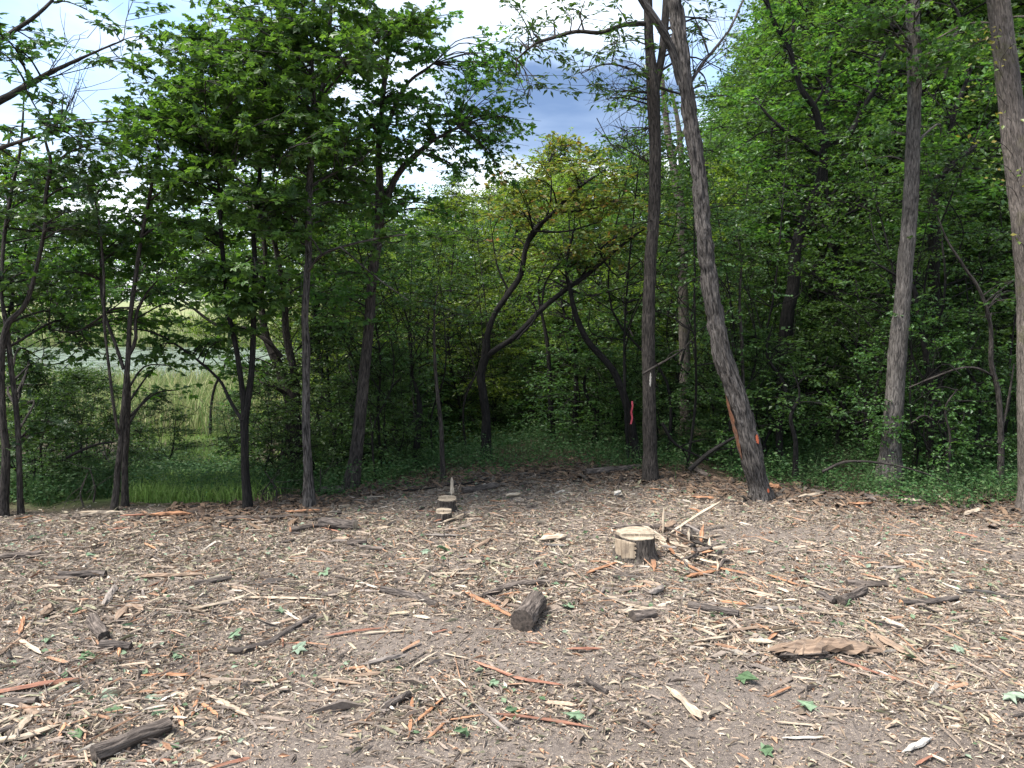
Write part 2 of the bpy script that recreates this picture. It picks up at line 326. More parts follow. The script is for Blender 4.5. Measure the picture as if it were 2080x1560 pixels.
CHIP_COLS = [(0.56, 0.46, 0.34), (0.42, 0.33, 0.245), (0.24, 0.19, 0.155), (0.46, 0.24, 0.13), (0.62, 0.53, 0.40), (0.14, 0.115, 0.10), (0.36, 0.295, 0.24), (0.48, 0.38, 0.28),
             (0.30, 0.24, 0.195), (0.50, 0.36, 0.25), (0.19, 0.165, 0.15), (0.46, 0.40, 0.27), (0.30, 0.31, 0.19), (0.38, 0.30, 0.24), (0.66, 0.60, 0.50)]
CHIPS = pal_mat('wood_chips', [[.30 * m + .70 * v for v, m in zip(c, (.39, .315, .24))] for c in CHIP_COLS], gain=.68, tone=(1, .99, .99))
GREENBITS = pal_mat('torn_leaf_green', [(0.10, 0.155, 0.08), (0.16, 0.22, 0.13), (0.07, 0.12, 0.055), (0.22, 0.27, 0.19)], 0.6, 0.25)
HERB = pal_mat('herb_leaves', [(0.030, 0.085, 0.022), (0.05, 0.115, 0.03), (0.045, 0.10, 0.035), (0.075, 0.14, 0.045), (0.10, 0.15, 0.06)], 0.55, 0.35)
GRASS = pal_mat('grass_blades', [(0.17, 0.28, 0.06), (0.21, 0.33, 0.075), (0.13, 0.22, 0.045), (0.26, 0.35, 0.11)], 0.6, 0.35)
REED = pal_mat('reed_blades', [(0.19, 0.235, 0.08), (0.25, 0.25, 0.11), (0.13, 0.20, 0.06), (0.29, 0.28, 0.15), (0.16, 0.215, 0.07)], 0.8, 0.3)
LITTER = pal_mat('leaf_litter', [(0.075, 0.05, 0.035), (0.11, 0.075, 0.05), (0.05, 0.038, 0.03), (0.15, 0.10, 0.065), (0.09, 0.075, 0.06)])

# ------------------------------------------------------------------ ground
def build_ground():
    def axis(core, out, k):
        g = np.cumsum(np.geomspace(0.07, out, k)); return g
    xs_c = np.arange(-7.5, 7.51, 0.06); go = np.cumsum(np.geomspace(0.1, 160, 44))
    xs = np.concatenate([-7.5 - go[::-1], xs_c, 7.5 + go])
    ys_c = np.arange(1.8, 9.6, 0.05); g2 = np.cumsum(np.geomspace(0.07, 90, 95)); gb = np.cumsum(np.geomspace(0.1, 60, 24))
    ys = np.concatenate([1.8 - gb[::-1], ys_c, 9.6 + g2])
    X, Y = np.meshgrid(xs, ys); x = X.ravel(); y = Y.ravel(); z = gz(x, y)
    V = np.stack([x, y, z], 1); nx, ny = len(xs), len(ys)
    i = np.arange(ny - 1)[:, None] * nx; j = np.arange(nx - 1)[None, :]
    q = np.stack([i + j, i + j + 1, i + nx + j + 1, i + nx + j], 2).reshape(-1)
    mb = MB(); mb.add(V, q, np.full((nx - 1) * (ny - 1), 4))
    m, t, L = mat('ground_soil')
    g = N(t, 'ShaderNodeNewGeometry')
    def noise(s, d=5, r=0.6):
        n = N(t, 'ShaderNodeTexNoise', ins={'Scale': s, 'Detail': float(d), 'Roughness': r}); L(g.outputs['Position'], n.inputs['Vector']); return n
    a = noise(1.3); b = noise(38, 6, 0.7); c = noise(170, 3, 0.6)
    ra = ramp(t, [(0.3, (0.112, 0.092, 0.078)), (0.7, (0.178, 0.15, 0.13))]); L(a.outputs['Fac'], ra.inputs[0])
    rb = ramp(t, [(0.30, (0.50, 0.49, 0.48)), (0.55, (1, 1, 1)), (0.75, (1.5, 1.42, 1.3))]); L(b.outputs['Fac'], rb.inputs[0])
    m1 = N(t, 'ShaderNodeMix', data_type='RGBA', blend_type='MULTIPLY', ins={0: 1.0}); L(ra.outputs[0], m1.inputs[6]); L(rb.outputs[0], m1.inputs[7])
    rc = ramp(t, [(0.60, (0, 0, 0)), (0.66, (1, 1, 1))]); L(c.outputs['Fac'], rc.inputs[0])
    m2 = N(t, 'ShaderNodeMix', data_type='RGBA', ins={7: (0.42, 0.34, 0.25, 1)}); L(rc.outputs[0], m2.inputs[0]); L(m1.outputs[2], m2.inputs[6])
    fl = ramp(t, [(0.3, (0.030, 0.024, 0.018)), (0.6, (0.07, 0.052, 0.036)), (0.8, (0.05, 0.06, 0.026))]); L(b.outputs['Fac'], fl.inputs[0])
    gr = ramp(t, [(0.3, (0.055, 0.10, 0.025)), (0.7, (0.12, 0.19, 0.05))]); L(b.outputs['Fac'], gr.inputs[0])
    nm = noise(0.25, 5, 0.65); me_ = ramp(t, [(0.35, (0.13, 0.17, 0.065)), (0.65, (0.23, 0.22, 0.12))]); L(nm.outputs['Fac'], me_.inputs[0])
    def attr(n): return N(t, 'ShaderNodeAttribute', attribute_name=n)
    col = m2.outputs[2]
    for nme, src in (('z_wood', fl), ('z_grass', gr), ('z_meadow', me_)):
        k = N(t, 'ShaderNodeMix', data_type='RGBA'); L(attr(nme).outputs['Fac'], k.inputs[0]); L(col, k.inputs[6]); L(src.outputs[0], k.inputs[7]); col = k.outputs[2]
    p = N(t, 'ShaderNodeBsdfPrincipled', ins={'Roughness': 0.95, 'Specular IOR Level': 0.15}); L(col, p.inputs['Base Color'])
    bp = N(t, 'ShaderNodeBump', ins={'Strength': 0.9, 'Distance': 0.02}); L(b.outputs['Fac'], bp.inputs['Height'])
    bp2 = N(t, 'ShaderNodeBump', ins={'Strength': 0.5, 'Distance': 0.006}); L(c.outputs['Fac'], bp2.inputs['Height']); L(bp.outputs[0], bp2.inputs['Normal']); L(bp2.outputs[0], p.inputs['Normal'])
    o = N(t, 'ShaderNodeOutputMaterial'); L(p.outputs[0], o.inputs[0])
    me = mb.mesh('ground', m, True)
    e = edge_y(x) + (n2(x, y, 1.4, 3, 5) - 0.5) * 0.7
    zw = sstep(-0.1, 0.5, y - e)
    zg = sstep(0.2, 1.2, y - e) * sstep(-1.9, -2.7, x) * sstep(-5.2, -4.2, x) * (1 - sstep(20, 24, y))
    zm = sstep(17, 24, y) * np.where(x < 12 + 0.1 * y, 1, 0.0)
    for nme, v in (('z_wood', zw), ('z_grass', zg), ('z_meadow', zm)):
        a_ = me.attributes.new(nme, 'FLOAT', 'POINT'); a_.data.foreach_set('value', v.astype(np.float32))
    tag(link('ground', me), kind='structure')
    # pond
    mb = MB(); xs = np.linspace(-120, 45, 60); ys = np.linspace(39, 104, 40); X, Y = np.meshgrid(xs, ys)
    sel = lambda x, y: 1
    V = np.stack([X.ravel(), Y.ravel(), np.full(X.size, -1.17)], 1)
    i = np.arange(39)[:, None] * 60; j = np.arange(59)[None, :]
    mb.add(V, np.stack([i + j, i + j + 1, i + 61 + j, i + 60 + j], 2).reshape(-1), np.full(39 * 59, 4))
    m, t, L = mat('pond_water'); g = N(t, 'ShaderNodeNewGeometry')
    mp = N(t, 'ShaderNodeMapping', ins={'Scale': (0.9, 0.45, 1)}); L(g.outputs['Position'], mp.inputs[0])
    n = N(t, 'ShaderNodeTexNoise', ins={'Scale': 1.3, 'Detail': 7.0, 'Roughness': 0.72}); L(mp.outputs[0], n.inputs['Vector'])
    r = ramp(t, [(0.47, (0, 0, 0)), (0.54, (1, 1, 1))]); L(n.outputs['Fac'], r.inputs[0])
    wtr = N(t, 'ShaderNodeBsdfPrincipled', ins={'Base Color': (0.03, 0.04, 0.035, 1), 'Roughness': 0.12, 'IOR': 1.33})
    nb = N(t, 'ShaderNodeTexNoise', ins={'Scale': 2.0, 'Detail': 3.0}); L(g.outputs['Position'], nb.inputs['Vector']); bb = N(t, 'ShaderNodeBump', ins={'Strength': 0.25, 'Distance': 0.1}); L(nb.outputs['Fac'], bb.inputs['Height']); L(bb.outputs[0], wtr.inputs['Normal'])
    pad = N(t, 'ShaderNodeBsdfPrincipled', ins={'Base Color': (0.11, 0.14, 0.07, 1), 'Roughness': 0.35})
    mx = N(t, 'ShaderNodeMixShader'); L(r.outputs[0], mx.inputs[0]); L(wtr.outputs[0], mx.inputs[1]); L(pad.outputs[0], mx.inputs[2])
    o = N(t, 'ShaderNodeOutputMaterial'); L(mx.outputs[0], o.inputs[0])
    tag(link('pond_water', mb.mesh('pond_water', m)), kind='structure')
build_ground()

# ------------------------------------------------------------------ trees
def rand_dirs(n, r=rng):
    return norm(r.normal(size=(n, 3)))
def foliage(wood, crown, S, SR, clumps, kind, size, per_twig=9, flat=0.45, tilt=0.45, droop=0.15, matw=0, twig_r=0.0035, leafmat=0):
    """S samples on the stems (points), SR their radii; clumps rows (x,y,z,rx,rz,n)"""
    S = np.asarray(S); SR = np.asarray(SR)
    for c in clumps:
        cen = np.array(c[:3]); rx, rz, n = c[3], c[4], int(c[5])
        dd = np.linalg.norm(S - cen, axis=1) + 0.6 * np.maximum(0, S[:, 2] - cen[2] + 0.1)
        k = int(np.argmin(dd)); p0 = S[k]; Ln = np.linalg.norm(cen - p0)
        mid = (p0 + cen) / 2 + rng.normal(size=3) * 0.07 * Ln + np.array([0, 0, 0.10 * Ln])
        nb = max(4, int(6 + Ln * 3)); bc = spline(np.array([p0, mid, cen]), nb)
        r0 = min(SR[k] * 0.6, 0.006 + 0.009 * Ln)
        if Ln > 0.12: tube(wood, bc, np.linspace(r0, 0.004, nb), 5, cap=False, mat=matw)
        nt_ = max(2, n // per_twig)
        th = rng.uniform(0, 2 * math.pi, nt_); rad = np.sqrt(rng.uniform(0.05, 1, nt_))
        tips = cen + np.stack([np.cos(th) * rad * rx, np.sin(th) * rad * rx, (rng.uniform(-1, 1, nt_)) * rz * np.sqrt(1 - 0.7 * rad ** 2)], 1)
        s0 = bc[rng.integers(nb // 2, nb, nt_)]
        dirs = tips - s0
        mids = (s0 + tips) / 2 + rng.normal(size=(nt_, 3)) * 0.06 * np.linalg.norm(dirs, axis=1, keepdims=True)
        for a, b, e in zip(s0, mids, tips):
            tube(wood, np.array([a, e]), [twig_r, twig_r * 0.4], 3, cap=False, mat=matw)
        t = rng.uniform(0.25, 1.05, (nt_, per_twig, 1))
        a, b, e = s0[:, None], mids[:, None], tips[:, None]
        P = (1 - t) ** 2 * a + 2 * t * (1 - t) * (2 * b - (a + e) / 2) + t ** 2 * e
        P = P.reshape(-1, 3); m = len(P)
        D = np.repeat(norm(dirs), per_twig, 0) * 0.6 + rng.normal(size=(m, 3)) * np.array([0.8, 0.8, 0.25]); D[:, 2] -= droop; D = norm(D)
        Nn = np.array([0, 0, 1.0]) + rng.normal(size=(m, 3)) * tilt
        sz = size * rng.uniform(0.6, 1.2, m)
        leaves(crown, TM[kind], P + D * (sz * 0.25)[:, None], D, Nn, sz, np.clip(rng.normal(0.45, 0.24, m), 0, 1), leafmat)
def tree(name, label, stems, clumps, bark, leafm, kind='maple', size=0.1, cat='tree', group=None, rough=0.006, segs=20, freq=26, per_twig=9, tilt=0.45, bare=(), wk=1.0, dens=1.0):
    """stems: list of (rows (px,py,width_px), depth or list of depths). clumps: rows (px,py,depth,rx_px,ry_px,count,leaves) pixel ellipses filled with clumps"""
    paths = []
    if kind == 'maple': size *= .74; dens *= 1.2; tilt = .7; clumps = [(*c[:6], c[6] * 1.25) for c in clumps]
    for rows, Y in stems:
        Ys = np.broadcast_to(np.asarray(Y, float), (len(rows),)) if np.ndim(Y) == 0 else np.asarray(Y, float)
        pts = []
        for (px, py, w), yy in zip(rows, Ys):
            p = at(px, py, yy); pts.append([*p, max(0.003, w * wk / 2 / F * yy)])
        paths.append(np.array(pts))
    base = paths[0][0, :3].copy(); base[2] = min(g1(base[0], base[1]), base[2])
    root = empty(name, base); tag(root, label, cat, group)
    wood, crown, br = MB(), MB(), MB(); S, SR = [], []
    for i, pp in enumerate(paths):
        big = pp[:, 3].max()
        if i == 0 or pp[0, 2] < g1(pp[0, 0], pp[0, 1]) + 0.25:      # runs into the soil with a root flare
            b = pp[0].copy(); d = g1(b[0], b[1]); pp[0, 2] = d + 0.02
            q0 = pp[0].copy(); f = min(.22, .5 * np.linalg.norm(pp[1, :3] - q0[:3])); q1 = q0 + (pp[1] - q0) * f / max(1e-6, np.linalg.norm(pp[1, :3] - q0[:3])); q1[3] = q0[3] * .97; q0[3] *= 1.22
            pp = np.vstack([[b[0] - (pp[1, 0] - b[0]) * 0.05, b[1], d - 0.12, b[3] * 1.55], q0, q1, pp[1:]])
        L = np.linalg.norm(np.diff(pp[:, :3], axis=0), axis=1).sum()
        n = int(np.clip(L / (0.035 if big > 0.05 else 0.07), 6, 150)); sg = segs if big > 0.05 else (12 if big > 0.02 else 7)
        C = spline(pp, n); C[:, :3] += (fbm(C[:, :3] * 2.2 + 31 * i, 2)[:, None] - 0.5) * np.array([1, 1, 0]) * min(0.05, big * 0.5)
        C[:, 3] = np.maximum(C[:, 3], 0.003)
        tube(wood, C[:, :3] - base, C[:, 3], sg, rough if big > 0.05 else rough * 0.4, freq if big > 0.05 else freq * 1.6, 0.10, seed=3.7 * i)
        S.append(C[:, :3]); SR.append(C[:, 3])
    S = np.concatenate(S); SR = np.concatenate(SR)
    cl = []
    for (px, py, Y, rxp, ryp, cnt, nl) in clumps:
        for q in range(int(cnt * dens + .5)):
            a = rng.uniform(0, 2 * math.pi); rr = math.sqrt(rng.uniform(0, 1))
            yy = Y + rng.uniform(-0.9, 0.9) * min(1.2, rxp / F * Y)
            p = at(px + rxp * rr * math.cos(a), py + ryp * rr * math.sin(a), yy)
            w = rng.uniform(0.28, 0.5); cl.append((*(p - base), w, w * 0.34, nl * rng.uniform(0.7, 1.3)))
    if cl: foliage(br, crown, S - base, SR, cl, kind, size, per_twig, tilt=tilt)
    for (px, py, px2, py2, Y, cnt) in bare:      # leafless twig fans
        a, b = at(px, py, Y) - base, at(px2, py2, Y) - base
        for q in range(cnt):
            e = a + (b - a) * rng.uniform(0.5, 1.1) + rng.normal(size=3) * 0.18 * np.linalg.norm(b - a); mdd = (a + e) / 2 + rng.normal(size=3) * 0.08
            cc = spline(np.array([a, mdd, e]), 8); tube(br, cc, np.linspace(0.006, 0.0018, 8), 4, cap=False)
            for s in range(5):
                p = cc[rng.integers(2, 8)]; e2 = p + (e - a) * 0.3 + rng.normal(size=3) * 0.16; tube(br, spline(np.array([p, (p + e2) / 2 + rng.normal(size=3) * 0.03, e2]), 5), np.linspace(0.003, 0.0012, 5), 3, cap=False)
    link('trunk', wood.mesh('trunk', bark, True), root)
    if br.n: tag(link('branches', br.mesh('branches', bark, True), root), kind='stuff')
    if crown.n: link('crown', crown.mesh('crown', leafm), root)
    return root

def d_of(px, py): return float(onground(px, py)[1])

# --- the named trees along the edge of the clearing
tree('maple_tree', 'leafy maple off the left edge reaching long pale limbs into the upper left corner',
     [([(-260, 1030, 60), (-250, 800, 56), (-220, 600, 50), (-160, 420, 44), (-60, 250, 34), (30, 190, 22), (100, 150, 15), (180, 110, 9), (250, 80, 5)], [6.2, 6.2, 6.2, 6.2, 6.3, 6.4, 6.5, 6.6, 6.7]),
      ([(-170, 440, 34), (-80, 330, 24), (0, 300, 14), (90, 272, 10), (180, 250, 7), (260, 245, 4)], [6.2, 6.1, 6.0, 6.0, 6.0, 6.1]),
      ([(-90, 280, 26), (-30, 120, 20), (20, 70, 15), (70, 35, 12), (110, -5, 9), (140, -60, 6)], 6.4)],
     [(60, 60, 6.4, 150, 70, 9, 55), (130, 210, 6.2, 110, 60, 7, 50), (40, 120, 6.0, 80, 50, 4, 50), (220, 60, 6.8, 90, 70, 6, 50), (90, 300, 6.0, 110, 50, 7, 45), (-150, 100, 6.4, 120, 120, 8, 60), (10, 260, 6.3, 60, 40, 3, 40)],
     B_BROWN, L_MAPLE_D, 'oak', 0.062, dens=.75, wk=.6, bare=[(90, 160, 190, 70, 6.4, 4), (120, 260, 180, 170, 6.1, 4)])
tree('maple_tree', 'twin-stemmed slim tree at the far left edge with a stem that forks like a slingshot',
     [([(8, 1032, 26), (10, 900, 20), (4, 760, 18), (12, 664, 17), (48, 622, 12), (75, 550, 11), (91, 470, 10), (92, 400, 10), (103, 330, 9), (92, 280, 6), (110, 200, 4)], 6.45),
      ([(42, 1034, 16), (38, 900, 14), (26, 770, 13), (12, 660, 12), (2, 590, 9), (8, 480, 9), (25, 380, 8), (42, 300, 6), (48, 200, 4)], [6.5, 6.5, 6.5, 6.47, 6.5, 6.6, 6.7, 6.7, 6.7]),
      ([(100, 345, 6), (140, 310, 5), (200, 290, 3)], 6.45)],
     [(70, 430, 6.6, 110, 60, 8, 45), (150, 340, 6.6, 90, 50, 7, 45), (60, 560, 6.8, 90, 50, 6, 45), (-40, 500, 6.6, 60, 120, 4, 50), (190, 470, 7.0, 90, 60, 7, 45), (90, 650, 7.2, 110, 45, 5, 40), (70, 760, 7.4, 80, 40, 4, 40), (60, 860, 7.0, 70, 40, 4, 40)],
     B_BROWN, L_MAPLE_D, 'maple', 0.085, wk=0.75)
tree('maple_tree', 'leaning twin grey stems between the far left trees and the dark forked trunk',
     [([(232, 1036, 19), (240, 940, 16), (252, 830, 15), (258, 740, 15), (263, 660, 13), (273, 580, 12), (288, 480, 11), (305, 390, 10), (322, 310, 8), (342, 240, 5)], 6.7),
      ([(253, 1036, 20), (254, 940, 17), (258, 860, 15), (262, 790, 12), (260, 740, 8)], [6.85, 6.85, 6.8, 6.75, 6.72]),
      ([(240, 880, 9), (232, 832, 8), (219, 726, 8), (212, 655, 8), (211, 560, 7), (204, 470, 6), (190, 400, 4)], [6.68, 6.6, 6.6, 6.6, 6.6, 6.6, 6.6]),
      ([(252, 750, 10), (236, 700, 9), (214, 640, 9), (206, 580, 8), (205, 520, 6)], [6.7, 6.75, 6.8, 6.85, 6.9]),
      ([(262, 720, 11), (275, 690, 10), (276, 640, 9), (298, 595, 7), (320, 570, 4)], [6.7, 6.7, 6.75, 6.8, 6.9]),
      ([(265, 625, 6), (225, 630, 6), (160, 672, 5), (100, 670, 3)], [6.75, 6.9, 7.0, 7.0]),
      ([(300, 410, 6), (335, 385, 5), (375, 365, 3)], 6.7)],
     [(330, 330, 6.6, 100, 90, 12, 60), (270, 470, 6.9, 120, 60, 10, 50), (180, 520, 7.2, 120, 50, 8, 50), (180, 660, 7.3, 90, 25, 4, 35), (330, 560, 7.4, 90, 40, 6, 45), (150, 590, 7.6, 130, 30, 6, 45), (260, 400, 7.2, 90, 50, 6, 45), (130, 725, 7.4, 90, 35, 4, 35), (300, 640, 7.6, 80, 30, 5, 40), (340, 760, 7.8, 60, 40, 3, 35)],
     B_BROWN, L_MAPLE, 'maple', 0.085, wk=0.72)
tree('maple_tree', 'dark trunk forking low into two stems, standing left of the straight grey maple',
     [([(503, 1036, 26), (499, 960, 22), (497, 890, 22), (498, 840, 24), (509, 770, 17), (514, 690, 16), (516, 610, 15), (519, 540, 14), (515, 470, 13), (524, 380, 11), (532, 280, 8), (545, 180, 5)], 6.75),
      ([(495, 840, 17), (488, 760, 15), (478, 700, 14), (466, 640, 13), (457, 560, 12), (449, 470, 11), (446, 390, 9), (430, 300, 5)], [6.74, 6.7, 6.68, 6.65, 6.6, 6.6, 6.6, 6.6]),
      ([(492, 855, 11), (465, 810, 9), (448, 775, 8), (405, 735, 7), (350, 695, 6), (300, 672, 5), (255, 668, 3)], [6.72, 6.9, 7.0, 7.1, 7.2, 7.2, 7.2]),
      ([(520, 420, 6), (480, 380, 5), (420, 360, 3)], 6.8), ([(455, 540, 7), (400, 560, 5), (360, 590, 3)], [6.6, 6.6, 6.6])],
     [(430, 230, 6.7, 170, 190, 34, 75), (480, 430, 6.8, 140, 60, 13, 60), (470, 590, 6.4, 100, 55, 11, 65), (400, 700, 7.2, 100, 35, 6, 45), (330, 180, 7.0, 90, 120, 10, 60), (520, 640, 6.9, 70, 40, 5, 50)],
     B_DARK, L_MAPLE, 'maple', 0.09, wk=0.75)
tree('maple_tree', 'thick mossy trunk splitting in a wide fork behind the straight grey maple',
     [([(606, 1000, 44), (600, 930, 38), (595, 870, 36), (592, 815, 36), (572, 760, 26), (552, 715, 24), (535, 675, 20), (527, 600, 16), (535, 520, 12), (520, 430, 7)], 8.6),
      ([(598, 820, 28), (596, 760, 20), (588, 710, 19), (580, 665, 17), (577, 600, 14), (562, 520, 12), (545, 430, 9), (560, 330, 5)], [8.6, 8.5, 8.5, 8.45, 8.4, 8.4, 8.4, 8.4]),
      ([(572, 725, 12), (545, 695, 11), (500, 668, 10), (440, 660, 8), (370, 610, 6), (280, 570, 4)], [8.5, 8.4, 8.4, 8.5, 8.6, 8.7]),
      ([(580, 800, 9), (555, 785, 9), (532, 778, 8)], [8.5, 8.3, 8.2])],
     [(560, 330, 8.4, 150, 130, 26, 60), (420, 480, 8.8, 180, 60, 16, 55), (600, 560, 8.6, 90, 80, 10, 55), (300, 560, 9.0, 140, 45, 10, 50), (480, 720, 8.8, 90, 40, 7, 45), (560, 120, 8.5, 150, 120, 18, 60)],
     B_BROWN, L_MAPLE, 'maple', 0.085, wk=0.8)
tree('maple_tree', 'straight slender grey maple rising from the chip edge left of centre, forking near the top',
     [([(631, 1024, 37), (625, 950, 28), (622, 860, 25), (621, 740, 24), (622, 620, 23), (624, 520, 22), (626, 420, 21), (632, 330, 20), (640, 240, 19), (637, 160, 12), (635, 80, 10), (640, -20, 8), (642, -150, 5)], 6.75),
      ([(642, 235, 15), (656, 175, 14), (664, 110, 12), (671, 40, 11), (676, -40, 9), (690, -160, 5)], 6.75),
      ([(622, 555, 11), (650, 520, 9), (700, 500, 8), (780, 482, 6), (850, 475, 4), (910, 477, 3)], [6.75, 6.6, 6.5, 6.4, 6.3, 6.3]),
      ([(622, 470, 9), (590, 440, 8), (530, 398, 6), (470, 355, 5), (420, 300, 3)], [6.75, 6.6, 6.5, 6.4, 6.4]),
      ([(630, 380, 10), (680, 350, 8), (720, 335, 6), (760, 300, 3)], [6.75, 6.8, 6.9, 7.0]),
      ([(660, 140, 7), (710, 130, 5), (760, 90, 3)], 6.8),
      ([(690, 500, 5), (760, 560, 4), (830, 610, 3)], [6.5, 6.5, 6.5])],
     [(560, 90, 6.7, 200, 110, 26, 75), (690, 60, 6.9, 170, 90, 18, 70), (500, 280, 6.4, 130, 80, 16, 70), (640, 270, 6.6, 90, 60, 9, 60), (720, 330, 7.1, 70, 60, 7, 55), (560, 440, 6.5, 80, 40, 6, 50), (690, 420, 7.0, 60, 40, 4, 45), (820, 480, 6.4, 100, 20, 4, 35), (640, -140, 6.8, 220, 80, 16, 70)],
     B_GREY, L_MAPLE, 'maple', 0.09, bare=[(622, 420, 600, 530, 6.75, 2)], wk=0.66)
tree('maple_tree', 'brown trunk leaning right beyond the grey maple, with a thick limb toward the cloud gap',
     [([(712, 1002, 34), (722, 930, 27), (732, 850, 25), (738, 770, 23), (745, 700, 21), (751, 610, 21), (763, 520, 20), (772, 440, 20), (773, 370, 16), (770, 300, 13), (780, 200, 10), (790, 80, 7)], 7.6),
      ([(774, 440, 16), (792, 390, 14), (815, 345, 13), (850, 310, 11), (880, 285, 7), (930, 260, 4)], 7.6),
      ([(770, 300, 9), (820, 180, 7), (880, 130, 4)], 7.7)],
     [(800, 200, 7.6, 110, 130, 24, 65), (900, 230, 7.8, 110, 90, 16, 55), (960, 160, 8.0, 70, 70, 7, 45), (800, 60, 7.8, 80, 60, 8, 55), (750, 420, 7.8, 80, 60, 7, 50), (940, 320, 8.0, 70, 50, 6, 45), (1000, 230, 8.1, 45, 70, 6, 40), (1000, 110, 8.1, 50, 50, 5, 40), (1010, 330, 8.3, 40, 40, 4, 40), (720, 600, 7.3, 80, 60, 7, 45), (860, 420, 7.9, 60, 40, 4, 40)],
     B_BROWN, L_MAPLE, 'maple', 0.075)
# --- the middle
tree('crooked_tree', 'dark crooked tree in the centre with two limbs sweeping up to the right',
     [([(986, 905, 30), (987, 850, 24), (981, 800, 24), (977, 760, 24), (986, 718, 24), (991, 680, 18), (1004, 640, 17), (1035, 595, 17), (1058, 560, 16), (1068, 505, 14), (1084, 470, 13), (1125, 432, 11), (1170, 385, 9), (1230, 345, 5)], 9.2),
      ([(990, 722, 18), (1010, 708, 16), (1050, 680, 15), (1100, 628, 14), (1150, 588, 13), (1195, 556, 12), (1255, 505, 9), (1315, 462, 6), (1370, 440, 3)], [9.2, 9.15, 9.1, 9.1, 9.1, 9.1, 9.1, 9.0, 9.0]),
      ([(1180, 565, 8), (1215, 510, 7), (1270, 470, 5), (1330, 445, 3)], 9.2), ([(1068, 500, 8), (1110, 440, 6), (1120, 380, 4), (1115, 330, 3)], 9.3),
      ([(1050, 690, 6), (1090, 640, 5), (1070, 600, 3)], 9.0), ([(1125, 432, 6), (1200, 425, 5), (1270, 400, 3)], 9.2), ([(1150, 588, 7), (1200, 600, 5), (1260, 585, 4), (1330, 560, 2)], [9.1, 8.9, 8.8, 8.8]), ([(1035, 595, 6), (1010, 540, 5), (1000, 480, 3)], 9.3), ([(1225, 528, 6), (1255, 560, 5), (1300, 530, 3)], 9.0), ([(1084, 470, 6), (1150, 470, 5), (1220, 450, 3)], 9.1), ([(1100, 628, 6), (1110, 570, 5), (1150, 520, 3)], 9.2)],
     [(1160, 360, 9.3, 130, 60, 26, 50), (1230, 430, 9.2, 120, 60, 22, 50), (1080, 480, 9.6, 120, 70, 14, 45), (1140, 295, 9.4, 60, 25, 6, 40), (1060, 400, 9.4, 80, 50, 9, 45), (1250, 520, 9.3, 100, 40, 9, 45)],
     B_DARK, L_RUSSET, 'oval', 0.075, per_twig=11, wk=0.75)
tree('arching_tree', 'dark thin trunk arching left out of the brush beside the tall straight trunk',
     [([(1296, 915, 20), (1278, 840, 17), (1255, 770, 15), (1232, 735, 14), (1195, 695, 13), (1172, 650, 12), (1160, 600, 10), (1150, 540, 7), (1165, 470, 4)], 9.0)],
     [(1150, 560, 9.2, 90, 60, 10, 45)], B_DARK, L_WOOD, 'oval', 0.07, per_twig=11)
tree('tall_tree', 'tall straight dark-barked trunk right of centre, forking high beside the leaning tree',
     [([(1323, 962, 38), (1320, 880, 35), (1318, 760, 32), (1317, 640, 32), (1322, 520, 30), (1329, 400, 29), (1330, 290, 29), (1327, 180, 32), (1320, 100, 22), (1316, 20, 21), (1312, -80, 18), (1300, -300, 10)], 7.9),
      ([(1330, 190, 20), (1345, 110, 19), (1352, 30, 18), (1357, -80, 15), (1375, -300, 8)], 7.9),
      ([(1312, 48, 12), (1270, 50, 11), (1220, 66, 10), (1170, 64, 9), (1120, 78, 8), (1085, 90, 6), (1050, 120, 4)], [7.9, 7.8, 7.7, 7.6, 7.6, 7.6, 7.6]),
      ([(1320, 160, 7), (1280, 140, 5), (1230, 130, 4), (1180, 150, 2)], 7.8)],
     [(1080, 130, 7.6, 60, 70, 9, 36), (1180, 60, 7.6, 120, 60, 13, 34), (1260, 120, 7.7, 60, 80, 9, 32), (1040, 60, 7.7, 60, 55, 7, 34), (1400, 60, 8.2, 70, 60, 6, 28), (1240, 180, 7.8, 60, 30, 4, 24), (1450, 140, 8.4, 50, 70, 5, 28), (1310, -160, 7.9, 250, 90, 16, 45)],
     B_BROWN, L_MAPLE_D, 'long', 0.085, rough=0.004, freq=40, segs=28,
     bare=[(1320, 170, 1230, 120, 7.9, 6), (1318, 190, 1215, 210, 7.9, 6), (1320, 260, 1225, 300, 7.9, 5), (1335, 200, 1380, 100, 8.0, 4), (1315, 330, 1260, 300, 7.9, 3)], wk=0.82)
tree('leaning_tree', 'thick furrowed trunk leaning left across the right half, scarred with an orange blaze',
     [([(1545, 1010, 66), (1531, 945, 68), (1514, 870, 64), (1495, 800, 60), (1466, 715, 56), (1452, 640, 52), (1440, 550, 50), (1424, 400, 44), (1411, 300, 42), (1398, 205, 46), (1386, 110, 42), (1373, 20, 38), (1362, -60, 34), (1340, -200, 20)], 7.0),
      ([(1385, 170, 30), (1362, 95, 26), (1335, 45, 24), (1305, 0, 22), (1270, -50, 16)], [7.0, 6.95, 6.9, 6.85, 6.8]),
      ([(1405, 165, 12), (1430, 125, 10), (1475, 70, 7), (1510, 0, 5)], [7.0, 7.1, 7.2, 7.3]),
      ([(1440, 110, 5), (1425, 70, 4), (1405, 20, 2)], 7.1)],
     [(1280, -140, 6.9, 200, 60, 10, 45), (1440, 180, 7.4, 30, 20, 2, 25)],
     B_GREY, L_MAPLE_D, 'long', 0.085, rough=0.024, freq=22, segs=56, bare=[(1410, 150, 1500, 40, 7.1, 5)], wk=0.66)
